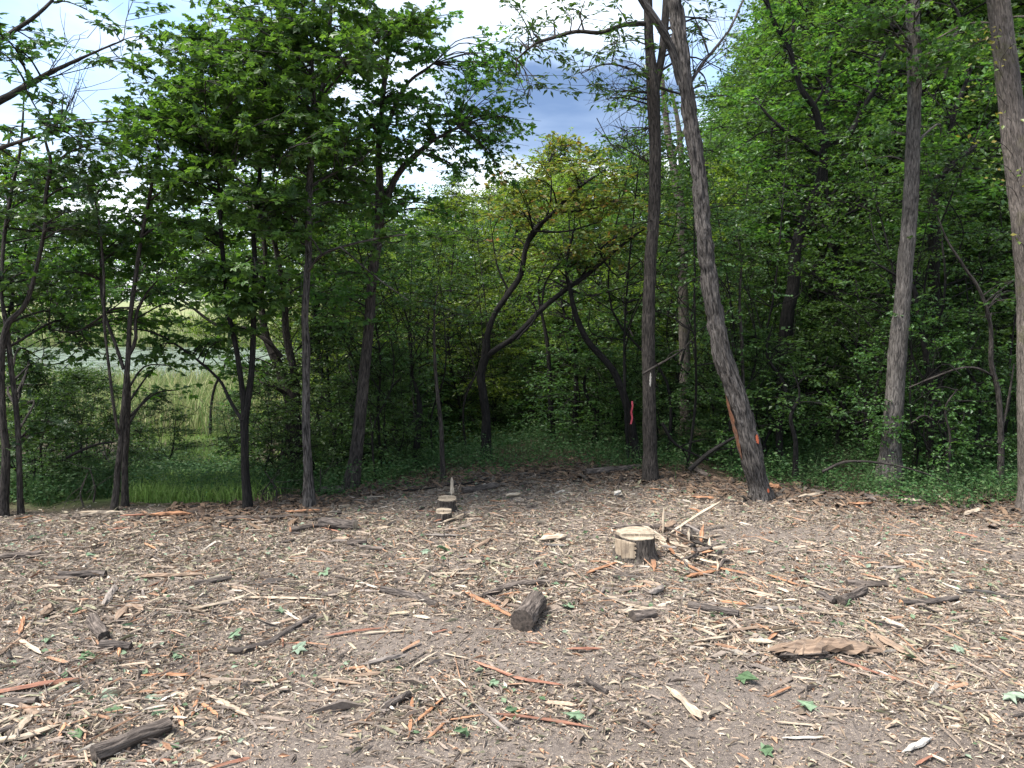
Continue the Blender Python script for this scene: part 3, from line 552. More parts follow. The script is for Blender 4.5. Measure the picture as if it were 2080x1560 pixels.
tree('pale_tree', 'pale grey straight trunk standing alone at the right, flared at its foot',
     [([(1804, 970, 58), (1811, 900, 46), (1818, 800, 42), (1826, 700, 40), (1835, 600, 37), (1842, 500, 35), (1850, 400, 33), (1855, 300, 31), (1857, 200, 30), (1856, 100, 29), (1853, 0, 28), (1850, -200, 20)], 7.9)],
     [(1820, -120, 7.9, 260, 80, 18, 60), (1760, 40, 7.6, 70, 50, 6, 55), (1930, 90, 7.8, 80, 60, 7, 50), (1830, 300, 8.4, 100, 60, 6, 50)],
     B_PALE, L_WOOD, 'maple', 0.085, rough=0.009, freq=34, segs=44, wk=0.85)
tree('large_tree', 'large mossy trunk at the right edge with yellowing creeper leaves on it',
     [([(2101, 1040, 70), (2098, 960, 66), (2097, 850, 62), (2096, 720, 62), (2094, 600, 62), (2086, 490, 60), (2073, 380, 58), (2060, 270, 56), (2047, 160, 52), (2034, 50, 48), (2022, -60, 44), (2010, -250, 34)], 6.6),
      ([(2105, 420, 40), (2125, 250, 36), (2110, 80, 34), (2095, -80, 30)], [6.75, 6.9, 7.0, 7.0])],
     [(2000, -130, 6.7, 180, 60, 12, 60), (1960, 60, 7.2, 70, 60, 4, 50)],
     B_MOSS, L_WOOD, 'maple', 0.08, rough=0.008, freq=24, segs=44, wk=0.82)
tree('crooked_tree', 'black crooked tree rising through the leaves between leaning and pale trunks',
     [([(1585, 900, 40), (1588, 780, 38), (1600, 650, 36), (1612, 570, 34), (1618, 500, 30), (1642, 425, 26), (1664, 370, 22), (1672, 310, 20), (1664, 255, 18), (1652, 215, 17), (1628, 180, 15), (1610, 125, 13), (1600, 90, 12), (1572, 45, 11), (1550, -20, 9)], 10.5),
      ([(1672, 320, 14), (1640, 300, 12), (1600, 270, 10), (1565, 240, 8), (1545, 215, 5)], [10.5, 10.4, 10.3, 10.3, 10.3]),
      ([(1676, 300, 14), (1725, 270, 14), (1755, 215, 13), (1780, 175, 11), (1790, 120, 8), (1830, 60, 5)], [10.5, 10.6, 10.7, 10.7, 10.7, 10.7]),
      ([(1602, 100, 9), (1612, 50, 8), (1600, -20, 6)], 10.5), ([(1652, 215, 8), (1672, 180, 7), (1655, 155, 4)], 10.5)],
     [(1650, 120, 10.8, 150, 120, 24, 70), (1560, 250, 10.8, 80, 100, 12, 60), (1740, 260, 10.9, 100, 100, 16, 65), (1600, 420, 11, 110, 80, 12, 60), (1700, -40, 10.8, 200, 80, 16, 70)],
     B_DARK, L_WOOD, 'oval', 0.085, per_twig=12, wk=0.75)
tree('forked_tree', 'slim greenish tree seen between the tall trunk and the leaning trunk',
     [([(1392, 900, 24), (1390, 700, 22), (1388, 560, 20), (1384, 430, 18), (1370, 350, 16), (1358, 290, 14), (1350, 220, 11), (1345, 150, 7)], 10.8),
      ([(1384, 430, 14), (1384, 340, 12), (1378, 250, 9), (1362, 180, 6)], 10.8), ([(1368, 320, 8), (1395, 250, 6), (1400, 190, 4)], 10.8)],
     [(1380, 470, 11, 80, 60, 8, 45), (1440, 330, 11.5, 40, 60, 4, 35)], B_MOSS, L_FRESH, 'oval', 0.075, per_twig=11, bare=[(1350, 220, 1330, 150, 10.8, 4)])
tree('limb_tree', 'dark broken limbed tree in the leaves left of the large right edge trunk',
     [([(1898, 900, 26), (1896, 700, 24), (1897, 520, 22), (1896, 390, 20), (1912, 360, 16), (1945, 325, 12), (1985, 295, 6)], 9.6),
      ([(1900, 380, 12), (1925, 340, 10), (1930, 270, 9), (1945, 210, 8), (1965, 160, 7), (2000, 60, 5)], 9.6),
      ([(1918, 160, 6), (1935, 90, 8), (1950, 40, 7), (1930, 0, 4)], 9.6)],
     [(1950, 220, 9.8, 100, 110, 18, 65), (1900, 420, 9.8, 120, 90, 14, 60), (2010, 420, 9.4, 60, 90, 8, 55)], B_DARK, L_WOOD, 'oval', 0.085, per_twig=12)
tree('sapling', 'thin dark sapling leaning left just right of the pale trunk',
     [([(1888, 950, 15), (1890, 850, 14), (1893, 800, 14), (1880, 720, 12), (1868, 650, 11), (1855, 585, 9), (1820, 560, 6), (1770, 530, 3)], 8.3)], [(1850, 560, 8.4, 90, 60, 6, 40)], B_DARK, L_SHRUB, 'oval', 0.06, per_twig=11)
tree('sapling', 'thin bent bare sapling near the right edge with an arched twig bowing left',
     [([(2032, 985, 13), (2034, 900, 12), (2028, 800, 11), (2014, 740, 10), (2012, 660, 8), (1990, 590, 7), (1960, 545, 6), (1925, 490, 4), (1905, 440, 2)], 7.6),
      ([(2018, 765, 5), (1985, 748, 5), (1950, 748, 4), (1900, 765, 4), (1845, 788, 2)], [7.6, 7.5, 7.5, 7.6, 7.7]),
      ([(2028, 900, 6), (2045, 830, 5), (2060, 740, 3)], 7.6)], [(2040, 640, 7.8, 60, 100, 7, 40)], B_BROWN, L_SHRUB, 'oval', 0.065, per_twig=11)
for px, b, t_, w, Y, lab in ((1123, 905, 590, 11, 10.6, 'thin straight black sapling in the shade right of the crooked centre tree'),
                        (1166, 905, 610, 10, 10.9, 'black sapling with a crook, left of the arching trunk'),
                        (900, 968, 640, 9, 8.0, 'thin upright grey sapling left of the crooked centre tree'),
                        (846, 945, 760, 14, 9.0, 'short dark stem leaning left in the brush behind the small stumps'),
                        (1585, 915, 720, 13, 8.6, 'dark stem close behind the right side of the leaning trunk'),
                        (1617, 935, 800, 10, 7.9, 'thin stem with an orange scraped foot right of the leaning trunk'),
                        (1758, 905, 760, 10, 9.4, 'thin black stem just left of the pale trunk'),
                        (1515, 800, 520, 7, 8.6, 'thin bare grey pole stem standing above the leaning trunk'),
                        (1700, 905, 790, 8, 9.6, 'thin upright black stem midway between leaning and pale trunks'),
                        (1212, 900, 720, 8, 10.2, 'faint thin sapling left of the tall straight trunk')):
    j = lambda s: float(rng.normal() * s)
    tree('sapling', lab, [([(px, b, w * 1.2), (px + j(5), b * .7 + t_ * .3, w), (px + j(9) - 4, b * .35 + t_ * .65, w * .8), (px + j(14) - 8, t_, w * .45), (px + j(20) - 10, t_ - 60, w * .2)], Y)],
         [(px, t_ - 10, Y, 70, 50, 5, 40)], B_DARK if px not in (900, 1515) else B_BROWN, L_SHRUB, 'oval', 0.06, per_twig=10)

# --- generic woodland trees and shrubs: a few models, copied
def model(H, spread, n_clump, nl, kind, size, bark, leafm, low=0.15, trunk_r=0.05, shrub=False, cs=1.0):
    wood, crown, br = MB(), MB(), MB(); S, SR = [], []
    ns = 5 if shrub else 1
    for k in range(ns):
        a = rng.uniform(0, 2 * math.pi); lean = spread * (0.45 if shrub else 0.12)
        top = np.array([math.cos(a) * lean, math.sin(a) * lean, H * (rng.uniform(.6, .9) if shrub else .93)])
        b = np.array([math.cos(a), math.sin(a), 0]) * (0.12 if shrub else 0) + [0, 0, -0.15]
        mid = (b + top) / 2 + rng.normal(size=3) * 0.05 * H * np.array([1, 1, 0]); q = b * .75 + top * .25 + rng.normal(size=3) * .03 * H * np.array([1, 1, 0])
        P = spline(np.array([b, q, mid, top]), 22); r = np.linspace(trunk_r, trunk_r * .18, 22); tube(wood, P, r, 9, trunk_r * .06, 30, .08); S.append(P); SR.append(r)
        for l in range(3 if shrub else 7):
            i = rng.integers(7, 19); a2 = rng.uniform(0, 2 * math.pi); e = P[i] + np.array([math.cos(a2), math.sin(a2), 0]) * spread * rng.uniform(.4, .75) + [0, 0, H * rng.uniform(.06, .2)]
            Q = spline(np.array([P[i], (P[i] + e) / 2 + rng.normal(size=3) * .12 * spread, e]), 10); r2 = np.linspace(r[i] * .55, .006, 10); tube(wood, Q, r2, 6); S.append(Q); SR.append(r2)
    S = np.concatenate(S); SR = np.concatenate(SR); cl = []
    for k in range(n_clump):
        f = rng.uniform(low, 1.0); a = rng.uniform(0, 2 * math.pi)
        w = spread * (math.sin(math.pi * min(1, (f - low) / (1 - low) * .80 + .20)) ** .6) * math.sqrt(rng.uniform(.04, 1))
        q = cs * rng.uniform(.3, .55) * (1 if not shrub else .75); cl.append((math.cos(a) * w, math.sin(a) * w, f * H, q, q * .42, nl))
    foliage(br, crown, S, SR, cl, kind, size, 12, tilt=.55)
    return wood.mesh('trunk', bark, True), br.mesh('branches', bark, True), crown.mesh('crown', leafm), H
M_TALL = [model(10, 2.3, 240, 88, 'oval', .088, B_DARK, L_WOOD, .10, .09, cs=1.25) for k in range(3)]
M_LEFT = [model(6.5, 1.9, 110, 84, 'maple', .075, B_DARK, L_MAPLE, .50, .05, cs=1.2), model(6.5, 1.8, 130, 88, 'oval', .075, B_DARK, L_FRESH, .48, .05, cs=1.2)]
M_MID = [model(6, 1.6, 170, 96, 'oval', .066, B_DARK, L_WOOD, .08, .05), model(6, 1.7, 160, 96, 'oval', .068, B_DARK, L_FRESH, .08, .05), model(6, 1.5, 170, 90, 'oval', .064, B_DARK, L_FRESH, .08, .045)]
M_SHRUB = [model(2.2, 1.0, 100, 96, 'oval', .047, B_DARK, L_SHRUB, .03, .016, True) for k in range(3)]
M_FAR = [model(15, 5.5, 220, 60, 'oval', .45, B_DARK, L_FAR, .08, .25, cs=3.4) for k in range(2)]
def place(name, label, cat, group, M, x, y, s, sz=None):
    r = empty(name, (x, y, g1(x, y) - 0.02)); r.rotation_euler = (0, 0, float(rng.uniform(0, 6.28))); r.scale = (s, s, sz or s)
    tag(r, label, cat, group)
    for nme, me in zip(('trunk', 'branches', 'crown'), M[:3]): tag(link(nme, me, r), kind='stuff' if nme == 'branches' else None)
    return r
def skyline(px):
    return np.interp(px, [-300, 250, 640, 880, 940, 1040, 1150, 1280, 1330, 1420, 1480, 1560, 1700, 2500], [420, 430, 470, 420, 380, 390, 350, 330, 370, 390, 270, 60, -250, -400])
def scatter(n, x0, x1, y0, y1, dmin, ok, pts):
    out = []
    for k in range(n * 30):
        if len(out) >= n: break
        y = rng.uniform(y0, y1); x = rng.uniform(x0, x1) * (y / y1)
        if not ok(x, y): continue
        if any((x - a) ** 2 + (y - b) ** 2 < dmin * dmin for a, b in pts): continue
        pts.append((x, y)); out.append((x, y))
    return out
def where(px, y, far=13.0):
    k = ['behind the small stumps', 'round the crooked centre tree', 'left of the tall straight trunk', 'between tall and leaning trunks', 'between leaning and pale trunks', 'right of the pale trunk'][int(np.searchsorted([930, 1130, 1315, 1450, 1800], px))]
    return k, ('front row' if y < far else 'farther back')
pts = []
pxof = lambda x, y: 1040 + x / y * F
for x, y in scatter(95, -8, 26, 9.8, 30, 1.35, lambda x, y: 660 < pxof(x, y) < 2350 and y > (11.3 if pxof(x, y) < 1450 else 12.6) and not (660 < pxof(x, y) < 1000 and rng.uniform() < .45), pts):
    px = pxof(x, y); top = (CAMH + (660 - skyline(px) - rng.normal() * 25) / F * y) - g1(x, y)
    if px > 1450 and top > 5.5:
        wh = where(px, y, 18.0); place('woodland_tree', 'tall leafy tree of the dense wood, %s, %s' % wh[::-1], 'tree', 'tall trees of the dense wood %s, %s' % wh, M_TALL[rng.integers(3)], x, y, float(np.clip(top / 10, .75, 1.5)))
    else:
        wh = where(px, y, 18.0); place('understory_tree', 'small light green tree of the thicket, %s, %s' % wh[::-1], 'tree', 'small thicket trees %s, %s' % wh, M_MID[rng.integers(3)], x, y, float(np.clip(top / 6, .45, 1.7)))
pts = []
for x, y in scatter(105, -5, 16, 8.0, 20, .75, lambda x, y: y > edge_y(x) + 1.5 and 690 < pxof(x, y) < 2300 and not (930 < pxof(x, y) < 1260 and y < 10.3) and not (1540 < pxof(x, y) < 1720 and y < 9.5), pts):
    h = 2.2; s = float(rng.uniform(.55, 1.15))
    wh = where(pxof(x, y), y); place('shrub', 'leafy green undergrowth shrub, %s, %s' % wh[::-1], 'shrub', 'undergrowth shrubs %s, %s' % wh, M_SHRUB[rng.integers(3)], x, y, s, s * float(rng.uniform(.8, 1.3)))
M_POLE = [model(4.6, .9, 26, 60, 'oval', .055, B_DARK, L_SHRUB, .5, .022) for k in range(3)]
pts = []
for x, y in scatter(34, -3.5, 7.6, 8.0, 11.0, .45, lambda x, y: y > edge_y(x) + .6 and 700 < pxof(x, y) < 2060 and not 1540 < pxof(x, y) < 1730 and not 960 < pxof(x, y) < 1180, pts):
    wh = where(pxof(x, y), y)[0]; r = place('thin_stem', 'thin dark stem in the undergrowth ' + wh, 'sapling', 'thin stems ' + wh, M_POLE[rng.integers(3)], x, y, float(rng.uniform(.6, 1.05))); r.rotation_euler[0] = float(rng.normal() * .09); r.rotation_euler[1] = float(rng.normal() * .09)
for px, Y, s, lab in ((60, 7.4, .62, 'low leafy shrub at the left edge behind the twin slim stems'), (150, 8.0, .6, 'leafy shrub right of the far left stems, below the pond view'),
                 (180, 9.5, .72, 'rounded shrub behind the leaning twin grey stems'), (320, 14.5, .75, 'bushy green shrub in the gap right of the leaning twin stems'), (-40, 9.0, .9, 'tall shrub beyond the far left edge stems'),
                 (255, 10.5, .45, 'small shrub at the start of the grassy strip'), (560, 8.2, .65, 'dark shrub between the forked trunk and the grey maple'), (660, 8.8, .9, 'green shrub right behind the straight grey maple'), (540, 10.5, .8, 'shrub behind the wide mossy fork'), (470, 18.0, .6, 'grey green shrub at the end of the grassy strip'),
                 (100, 11.5, .8, 'spreading shrub on the slope before the reeds at left')):
    x = (px - 1040) / F * Y; place('shrub', lab, 'shrub', None, M_SHRUB[rng.integers(3)], x, Y, s)
for px, Y, k in ((-160, 11.5, 0), (20, 13.5, 1), (130, 13.0, 0), (420, 19.0, 1), (560, 11.5, 0), (620, 14.0, 1), (690, 12.0, 1), (90, 16.0, 0)):
    place('slope_tree', 'high crowned tree on the slope behind the left hand trunks, before the marsh', 'tree', 'trees on the slope before the marsh', M_LEFT[k], (px - 1040) / F * Y, Y, float(rng.uniform(.85, 1.05)))
for px, Y, h in ((-150, 165, 20), (-20, 172, 19), (90, 160, 17), (210, 168, 18), (330, 175, 18), (450, 170, 16), (560, 165, 17), (680, 172, 18), (800, 168, 16), (910, 176, 18), (1030, 170, 18), (1150, 178, 17), (1280, 172, 17), (1410, 178, 18), (1540, 170, 17), (-280, 170, 20)):
    x = (px - 1040) / F * Y; place('far_tree', 'round crowned tree on the far bank across the pond', 'tree', 'trees on the far bank', M_FAR[rng.integers(2)], x, Y, h / 15 * float(rng.uniform(.9, 1.15)))


# paint, scars and creeper on the trunks
def root_by(label_start):
    return next(o for o in bpy.data.objects if o.parent is None and str(o.get('label', '')).startswith(label_start))
def patch(root, name, a, b, Y, rad, ang0, ang1, m, ragged=0.25, power=3):
    """a curved patch lying on a trunk between two axis points (px,py); angles in degrees, 0 faces the camera, positive to the right"""
    A, B = at(*a, Y), at(*b, Y); ax = norm(B - A); fw = norm(np.array([-A[0], -A[1], 0])); fw = norm(fw - ax * np.dot(fw, ax)); rt = np.cross(fw, ax); rt = rt if rt[0] > 0 else -rt
    nu, nv = 9, 14; V = []
    for v in range(nv):
        t = v / (nv - 1); sh = 1 - abs(2 * t - 1) ** power
        for u in range(nu):
            f = (u / (nu - 1) - .5) * sh * (1 + ragged * math.sin(v * 2.3 + 1)) + ragged * .25 * math.sin(v * 1.7)
            an = R((ang0 + ang1) / 2 + f * (ang1 - ang0)); V.append(A + (B - A) * t + (rad + .006) * (fw * math.cos(an) + rt * math.sin(an)))
    V = np.array(V) - np.array(root.location); i = np.arange(nv - 1)[:, None] * nu; j = np.arange(nu - 1)[None]
    mb = MB(); mb.add(V, np.stack([i + j, i + j + 1, i + nu + j + 1, i + nu + j], 2).reshape(-1), np.full((nv - 1) * (nu - 1), 4)); return link(name, mb.mesh(name, m, True), root)
PAINT = plain('orange_paint', (0.55, 0.12, 0.045)); SCAR = wood_mat('torn_inner_bark', (0.06, 0.028, 0.016), (0.19, 0.088, 0.05)); PINK = plain('pink_ribbon', (0.55, 0.07, 0.09), .5); WHITEB = plain('bleached_wood', (0.42, 0.385, 0.335))
lt = root_by('thick furrowed')
patch(lt, 'paint_mark', (1522, 902), (1518, 882), 7.0, .098, 42, 64, PAINT)['label'] = 'orange painted blaze'
patch(lt, 'paint_mark', (1543, 1000), (1541, 991), 7.0, .100, 45, 60, PAINT)
patch(lt, 'bark_scar', (1524, 930), (1490, 795), 7.0, .093, -66, -34, SCAR)['label'] = 'torn reddish inner bark'
patch(root_by('tall straight'), 'bark_curl', (1318, 785), (1319, 755), 7.9, .070, 3, 17, WHITEB)

def creeper():
    r = empty('creeper', at(2085, 700, 6.4)); tag(r, 'yellowing creeper leaves sprouting from the large right edge trunk', 'climbing plant')
    st, lf = MB(), MB(); b = np.array(r.location)
    for px, py, n in ((2010, 70, 26), (2060, 90, 16), (2000, 130, 10), (2045, 240, 8), (2000, 285, 8), (2010, 330, 6), (2075, 340, 6), (2030, 375, 6), (2065, 490, 5), (1990, 185, 10)):
        c = at(px, py, 6.4 + rng.uniform(-.05, .1)) - b; a = at(np.interp(py, [0, 240, 480], [2022, 2052, 2082]), py + 30, 6.55) - b
        tube(st, spline(np.array([a, (a + c) / 2 + [0, -.03, .03], c]), 6), .0025, 4, cap=False)
        P = c + rng.normal(size=(n, 3)) * np.array([.09, .06, .05]); D = rng.normal(size=(n, 3)) * [1, .6, .4] - [0, .2, .3]
        leaves(lf, TM['oval'], P, D, np.array([0, -.7, .7]) + rng.normal(size=(n, 3)) * .4, rng.uniform(.03, .055, n), rng.uniform(0, 1, n))
    tag(link('stems', st.mesh('stems', B_BROWN), r), kind='stuff'); tag(link('leaves', lf.mesh('leaves', L_YELLOW), r), kind='stuff')
creeper()

# ------------------------------------------------------------------ ground cover, grass, reeds
def visible_x(y, m=.5): return .74 * y + m
def herbs():
    mb = MB(); n = 29000
    y = 6 + 10 * rng.uniform(0, 1, n) ** 1.5; x = rng.uniform(-1, 1, n) * visible_x(y, .8)
    e = edge_y(x); k = (y > e - .2 + .75 * sstep(-1.5, -2.2, x) + .32 * sstep(2.2, 3.6, x) + (n2(x, y, 1.8, 2, 8) - .5) * 1.2) & (n2(x, y, 1.0, 3, 4) + np.clip((y - e - .2) * .25, -.1, .14) > .42)
    mid = (x > -2.1) & (x < 1.0) & (y < e + .55); k &= ~(mid & (rng.uniform(size=n) < .7))
    x, y = x[k], y[k]; n = len(x); z = gz(x, y); h = rng.uniform(.06, .5, n) * rng.uniform(.4, 1, n) * np.clip((y - edge_y(x) + .6) / 1.2, .3, 1.0)
    per = 8
    t = rng.uniform(.25, 1, (n, per)); a = rng.uniform(0, 2 * math.pi, (n, per)); rr = rng.uniform(.01, .10, (n, per))
    lx = rng.normal(size=(n, 1)) * .06
    P = np.stack([x[:, None] + lx * t + np.cos(a) * rr, y[:, None] + np.sin(a) * rr, z[:, None] + h[:, None] * t], 2).reshape(-1, 3)
    D = np.stack([np.cos(a), np.sin(a), rng.uniform(-.3, .5, (n, per))], 2).reshape(-1, 3); m = len(P)
    leaves(mb, TM['oval'], P, D, np.array([0, 0, 1.]) + rng.normal(size=(m, 3)) * .45, rng.uniform(.016, .05, m), rng.uniform(0, 1, m))
    # stalks
    top = np.stack([x + lx[:, 0], y, z + h], 1); d = top - np.stack([x, y, z], 1)
    ST = (np.array([[-.5, 0, 0], [.5, 0, 0], [0, 1, 0]]), [[0, 1, 2]])
    s = np.linalg.norm(d, axis=1); V = np.stack([np.stack([x - .002, y, z - .01], 1), np.stack([x + .002, y, z - .01], 1), top], 1)
    mb.add(V.reshape(-1, 3), np.arange(3 * n), np.full(n, 3), rng.uniform(0, 1, n))
    tag(link('ground_cover', mb.mesh('ground_cover', HERB)), 'low leafy weeds and seedlings carpeting the wood edge', 'ground cover', kind='stuff')
herbs()
def blades(name, label, cat, m, x, y, h0, h1, w, lean):
    n = len(x); z = gz(x, y); h = rng.uniform(h0, h1, n); a = rng.uniform(0, 2 * math.pi, n); L = rng.normal(size=(n, 2)) * lean * h[:, None]
    c, s = np.cos(a) * w / 2, np.sin(a) * w / 2; p = np.stack([x, y, z - .03], 1); md = p + np.stack([L[:, 0] * .3, L[:, 1] * .3, h * .6], 1); tp = p + np.stack([L[:, 0], L[:, 1], h], 1)
    o = np.stack([c, s, np.zeros(n)], 1)
    V = np.stack([p - o, p + o, md + o * .8, md - o * .8, tp], 1).reshape(-1, 3)
    lo = (np.arange(n)[:, None] * 5 + np.array([0, 1, 2, 3, 3, 2, 4])[None]).ravel(); mb = MB(); mb.add(V, lo, np.tile([4, 3], n), np.repeat(rng.uniform(0, 1, n), 2))
    tag(link(name, mb.mesh(name, m)), label, cat, kind='stuff')
n = 26000; y = 7 + 14 * rng.uniform(0, 1, n) ** 1.4; x = (rng.uniform(275, 500, n) + rng.normal(size=n) * 25 - 1040) / F * y
k = (y > edge_y(x) + .2); blades('grass', 'bright green grass strip running down to the marsh at left', 'grass', GRASS, x[k], y[k], .05, .22, .012, .35)
n = 30000; y = 6.2 + 7 * rng.uniform(0, 1, n) ** 1.3; x = rng.uniform(-1, 1, n) * visible_x(y, .8); k = (y > edge_y(x) + .15 + .4 * sstep(-1.5, -2.2, x) + (n2(x, y, 1.8, 2, 8) - .5) * 1.0) & (n2(x, y, 1.3, 2, 9) > .4) & ~((x > -2) & (x < 1) & (y < edge_y(x) + 1))
blades('grass', 'sparse thin grass between the weeds under the trees', 'grass', HERB, x[k], y[k], .06, .34, .006, .45)
n = 34000; y = 19 + 22.5 * rng.uniform(0, 1, n); x = rng.uniform(-22, 6, n) * (y / 24)
k = (y < 36.5 + 7 * (n2(x, y, .18, 3, 70) - .3)) & (n2(x, y, .35, 3, 71) > .33); x, y = x[k], y[k]
blades('reeds', 'tawny green reeds filling the marsh before the pond', 'reeds', REED, x, y, .3, 1.15, .035, .3)
n = 18000; y = 96 + 46 * rng.uniform(0, 1, n) ** 1.5; x = rng.uniform(-.78, .35, n) * y
blades('reeds', 'yellow reeds and tall grass along the far bank of the pond', 'reeds', REED, x, y, .7, 1.9, .14, .2)

# ------------------------------------------------------------------ clearing: chips, litter and torn leaves
BARE = [(*flat(px, py)[0:2], rx, ry) for px, py, rx, ry in ((900, 1300, .75, .35), (640, 1430, .35, .28), (620, 1530, .5, .22), (1450, 1400, .9, .35), (1500, 1500, 1.0, .3), (1500, 1090, 1.1, .35), (1000, 1530, .9, .14), (2000, 1130, .8, .3), (1150, 1350, .5, .3), (840, 1220, .5, .2))]
def bare_mask(x, y):
    b = np.zeros(len(x))
    for cx, cy, rx, ry in BARE: b = np.maximum(b, 1 - sstep(.35, 1.25, np.hypot((x - cx) / rx, (y - cy) / ry) + (n2(x, y, 3, 2, 12) - .5) * .8))
    return b
CHIP_V = np.array([[-.36, -.5, 0], [.5, -.16, .1], [.38, .46, 0], [-.5, .2, .1], [-.30, .05, 1], [.28, -.05, 1]])
CHIP_P = [[0, 1, 5, 4], [2, 3, 4, 5], [3, 0, 4], [1, 2, 5]]
def chips(mb, x, y, L, w, h, rnd, lift=.0, tilt=.22):
    n = len(x); z = gz(x, y) + lift * rng.uniform(0, 1, n); a = rng.uniform(0, 2 * math.pi, n)
    d = np.stack([np.cos(a), np.sin(a), rng.normal(size=n) * tilt], 1); d = norm(d); up = norm(np.array([0, 0, 1.]) + rng.normal(size=(n, 3)) * tilt); s = norm(np.cross(d, up)); u = np.cross(s, d)
    tv = CHIP_V
    V = np.stack([x, y, z], 1)[:, None, :] + (tv[None, :, 0] * L[:, None])[..., None] * d[:, None] + (tv[None, :, 1] * w[:, None])[..., None] * s[:, None] + ((tv[None, :, 2] - .25) * h[:, None])[..., None] * u[:, None]
    lo = np.concatenate([np.array(p) for p in CHIP_P]); sz = [len(p) for p in CHIP_P]
    mb.add(V.reshape(-1, 3), (np.arange(n)[:, None] * 6 + lo[None]).ravel(), np.tile(sz, n), np.repeat(rnd, 4))
def clear_pts(n, back=0.25, p=1.0):
    y = 1.9 + 6.2 * rng.uniform(0, 1, n) ** p; x = rng.uniform(-1, 1, n) * visible_x(y, .9); e = edge_y(x)
    k = y < e + back * rng.normal(size=n); return x[k], y[k]
def chip_layers():
    mb = MB()                                   # finest shreds: folded slivers
    x, y = clear_pts(340000, .25, .72); den = n2(x, y, 1.6, 3, 21); k = rng.uniform(size=len(x)) < np.clip(.5 + 1.5 * (den - .3), .3, 1) * (1 - .6 * bare_mask(x, y)); x, y = x[k], y[k]; n = len(x)
    P = np.stack([x, y, gz(x, y) + rng.uniform(.001, .008, n)], 1); D = rng.normal(size=(n, 3)) * [1, 1, .25]; L = np.exp(rng.normal(math.log(.017), .5, n))
    leaves(mb, (LONG_V * [1, 1, 2.2], OVAL_P), P, D, np.array([0, 0, 1.]) + rng.normal(size=(n, 3)) * .45, L, rng.uniform(0, .999, n))
    x, y = clear_pts(78000, .25, .8); den = n2(x, y, 1.6, 3, 21); k = rng.uniform(size=len(x)) < np.clip(.35 + 1.5 * (den - .3), .2, 1) * (1 - .8 * bare_mask(x, y)); x, y = x[k], y[k]; n = len(x)
    L = np.exp(rng.normal(math.log(.021), .5, n)); chips(mb, x, y, L, L * rng.uniform(.06, .30, n) + .0015, L * rng.uniform(.05, .16, n) + .001, rng.uniform(0, .999, n), .008, .25)
    x, y = clear_pts(110000, .3, .8); k = rng.uniform(size=len(x)) < np.clip(2.6 * (n2(x, y, 2.1, 3, 61) - .36), .04, 1) * (1 - .7 * bare_mask(x, y)); x, y = x[k], y[k]; n = len(x)    # matted fibres
    P = np.stack([x, y, gz(x, y) + rng.uniform(.002, .014, n)], 1); D = rng.normal(size=(n, 3)) * [1, .6, .12]; L = np.exp(rng.normal(math.log(.045), .45, n))
    leaves(mb, (LONG_V * [.3, 1, 1.6], OVAL_P), P, D, np.array([0, 0, 1.]) + rng.normal(size=(n, 3)) * .5, L, rng.uniform(0, .999, n))
    tag(link('wood_chips', mb.mesh('wood_chips', CHIPS)), 'fine mulch of shredded wood chips covering the clearing floor', 'wood chips', kind='stuff')
    mb = MB()
    x, y = clear_pts(20000, .2, .85); den = n2(x, y, 1.3, 3, 33); k = rng.uniform(size=len(x)) < np.clip(.25 + 3.2 * (den - .42), .08, 1) * (1 - .85 * bare_mask(x, y)); x, y = x[k], y[k]; n = len(x)
    L = np.clip(np.exp(rng.normal(math.log(.052), .5, n)), .025, .24); chips(mb, x, y, L, np.minimum(L * rng.uniform(.06, .24, n), .03), L * rng.uniform(.04, .12, n), rng.uniform(0, .999, n), .018, .16)
    n = 4200; x, y = clear_pts(n * 2, .1, .85); k = rng.uniform(size=len(x)) < np.clip(4 * (n2(x, y, 1.1, 3, 81) - .42), .05, 1) * (1 - .8 * bare_mask(x, y)); x, y = x[k], y[k]; n = len(x)     # thin twigs, tangled
    chips(mb, x, y, rng.uniform(.06, .26, n), rng.uniform(.003, .010, n), rng.uniform(.003, .008, n), rng.choice([2.5, 5.5, 8.5, 10.5, 13.5, 3.5, 0.5], n) / len(CHIP_COLS), .03, .12)
    for px, py, sx, sy, n in ((330, 1400, .45, .22, 420), (120, 1470, .35, .16, 380), (1400, 1135, .3, .16, 420), (1720, 1260, .6, .25, 420), (1800, 1330, .4, .15, 260), (840, 1430, .35, .2, 320), (250, 1250, .5, .2, 320), (980, 1210, .5, .18, 380), (600, 1230, .5, .2, 240), (1320, 1240, .3, .12, 260), (450, 1390, .3, .1, 220)):
        c = flat(px, py); x = rng.normal(c[0], sx, n); y = np.maximum(rng.normal(c[1], sy, n), 2.0); L = np.clip(np.exp(rng.normal(math.log(.042), .5, n)), .015, .2); q = np.exp(-((x - c[0]) / sx) ** 2 - ((y - c[1]) / sy) ** 2)
        chips(mb, x, y, L, np.minimum(L * rng.uniform(.05, .2, n), .016), L * rng.uniform(.05, .14, n), rng.uniform(0, .999, n), .045 * q + .01, .2)
    tag(link('wood_shreds', mb.mesh('wood_shreds', CHIPS)), 'coarser strewn shreds of bark and split wood over the mulch', 'wood shreds', kind='stuff')
    mb = MB(); x, y = clear_pts(3600, .15, .9); k = (n2(x, y, .9, 2, 44) > .42) & (bare_mask(x, y) < .5); x, y = x[k], y[k]; n = len(x)
    P = np.stack([x, y, gz(x, y) + rng.uniform(.004, .022, n)], 1); D = rng.normal(size=(n, 3)) * [1, 1, .2]; Nn = np.array([0, 0, 1.]) + rng.normal(size=(n, 3)) * .45; sz = rng.uniform(.014, .05, n)
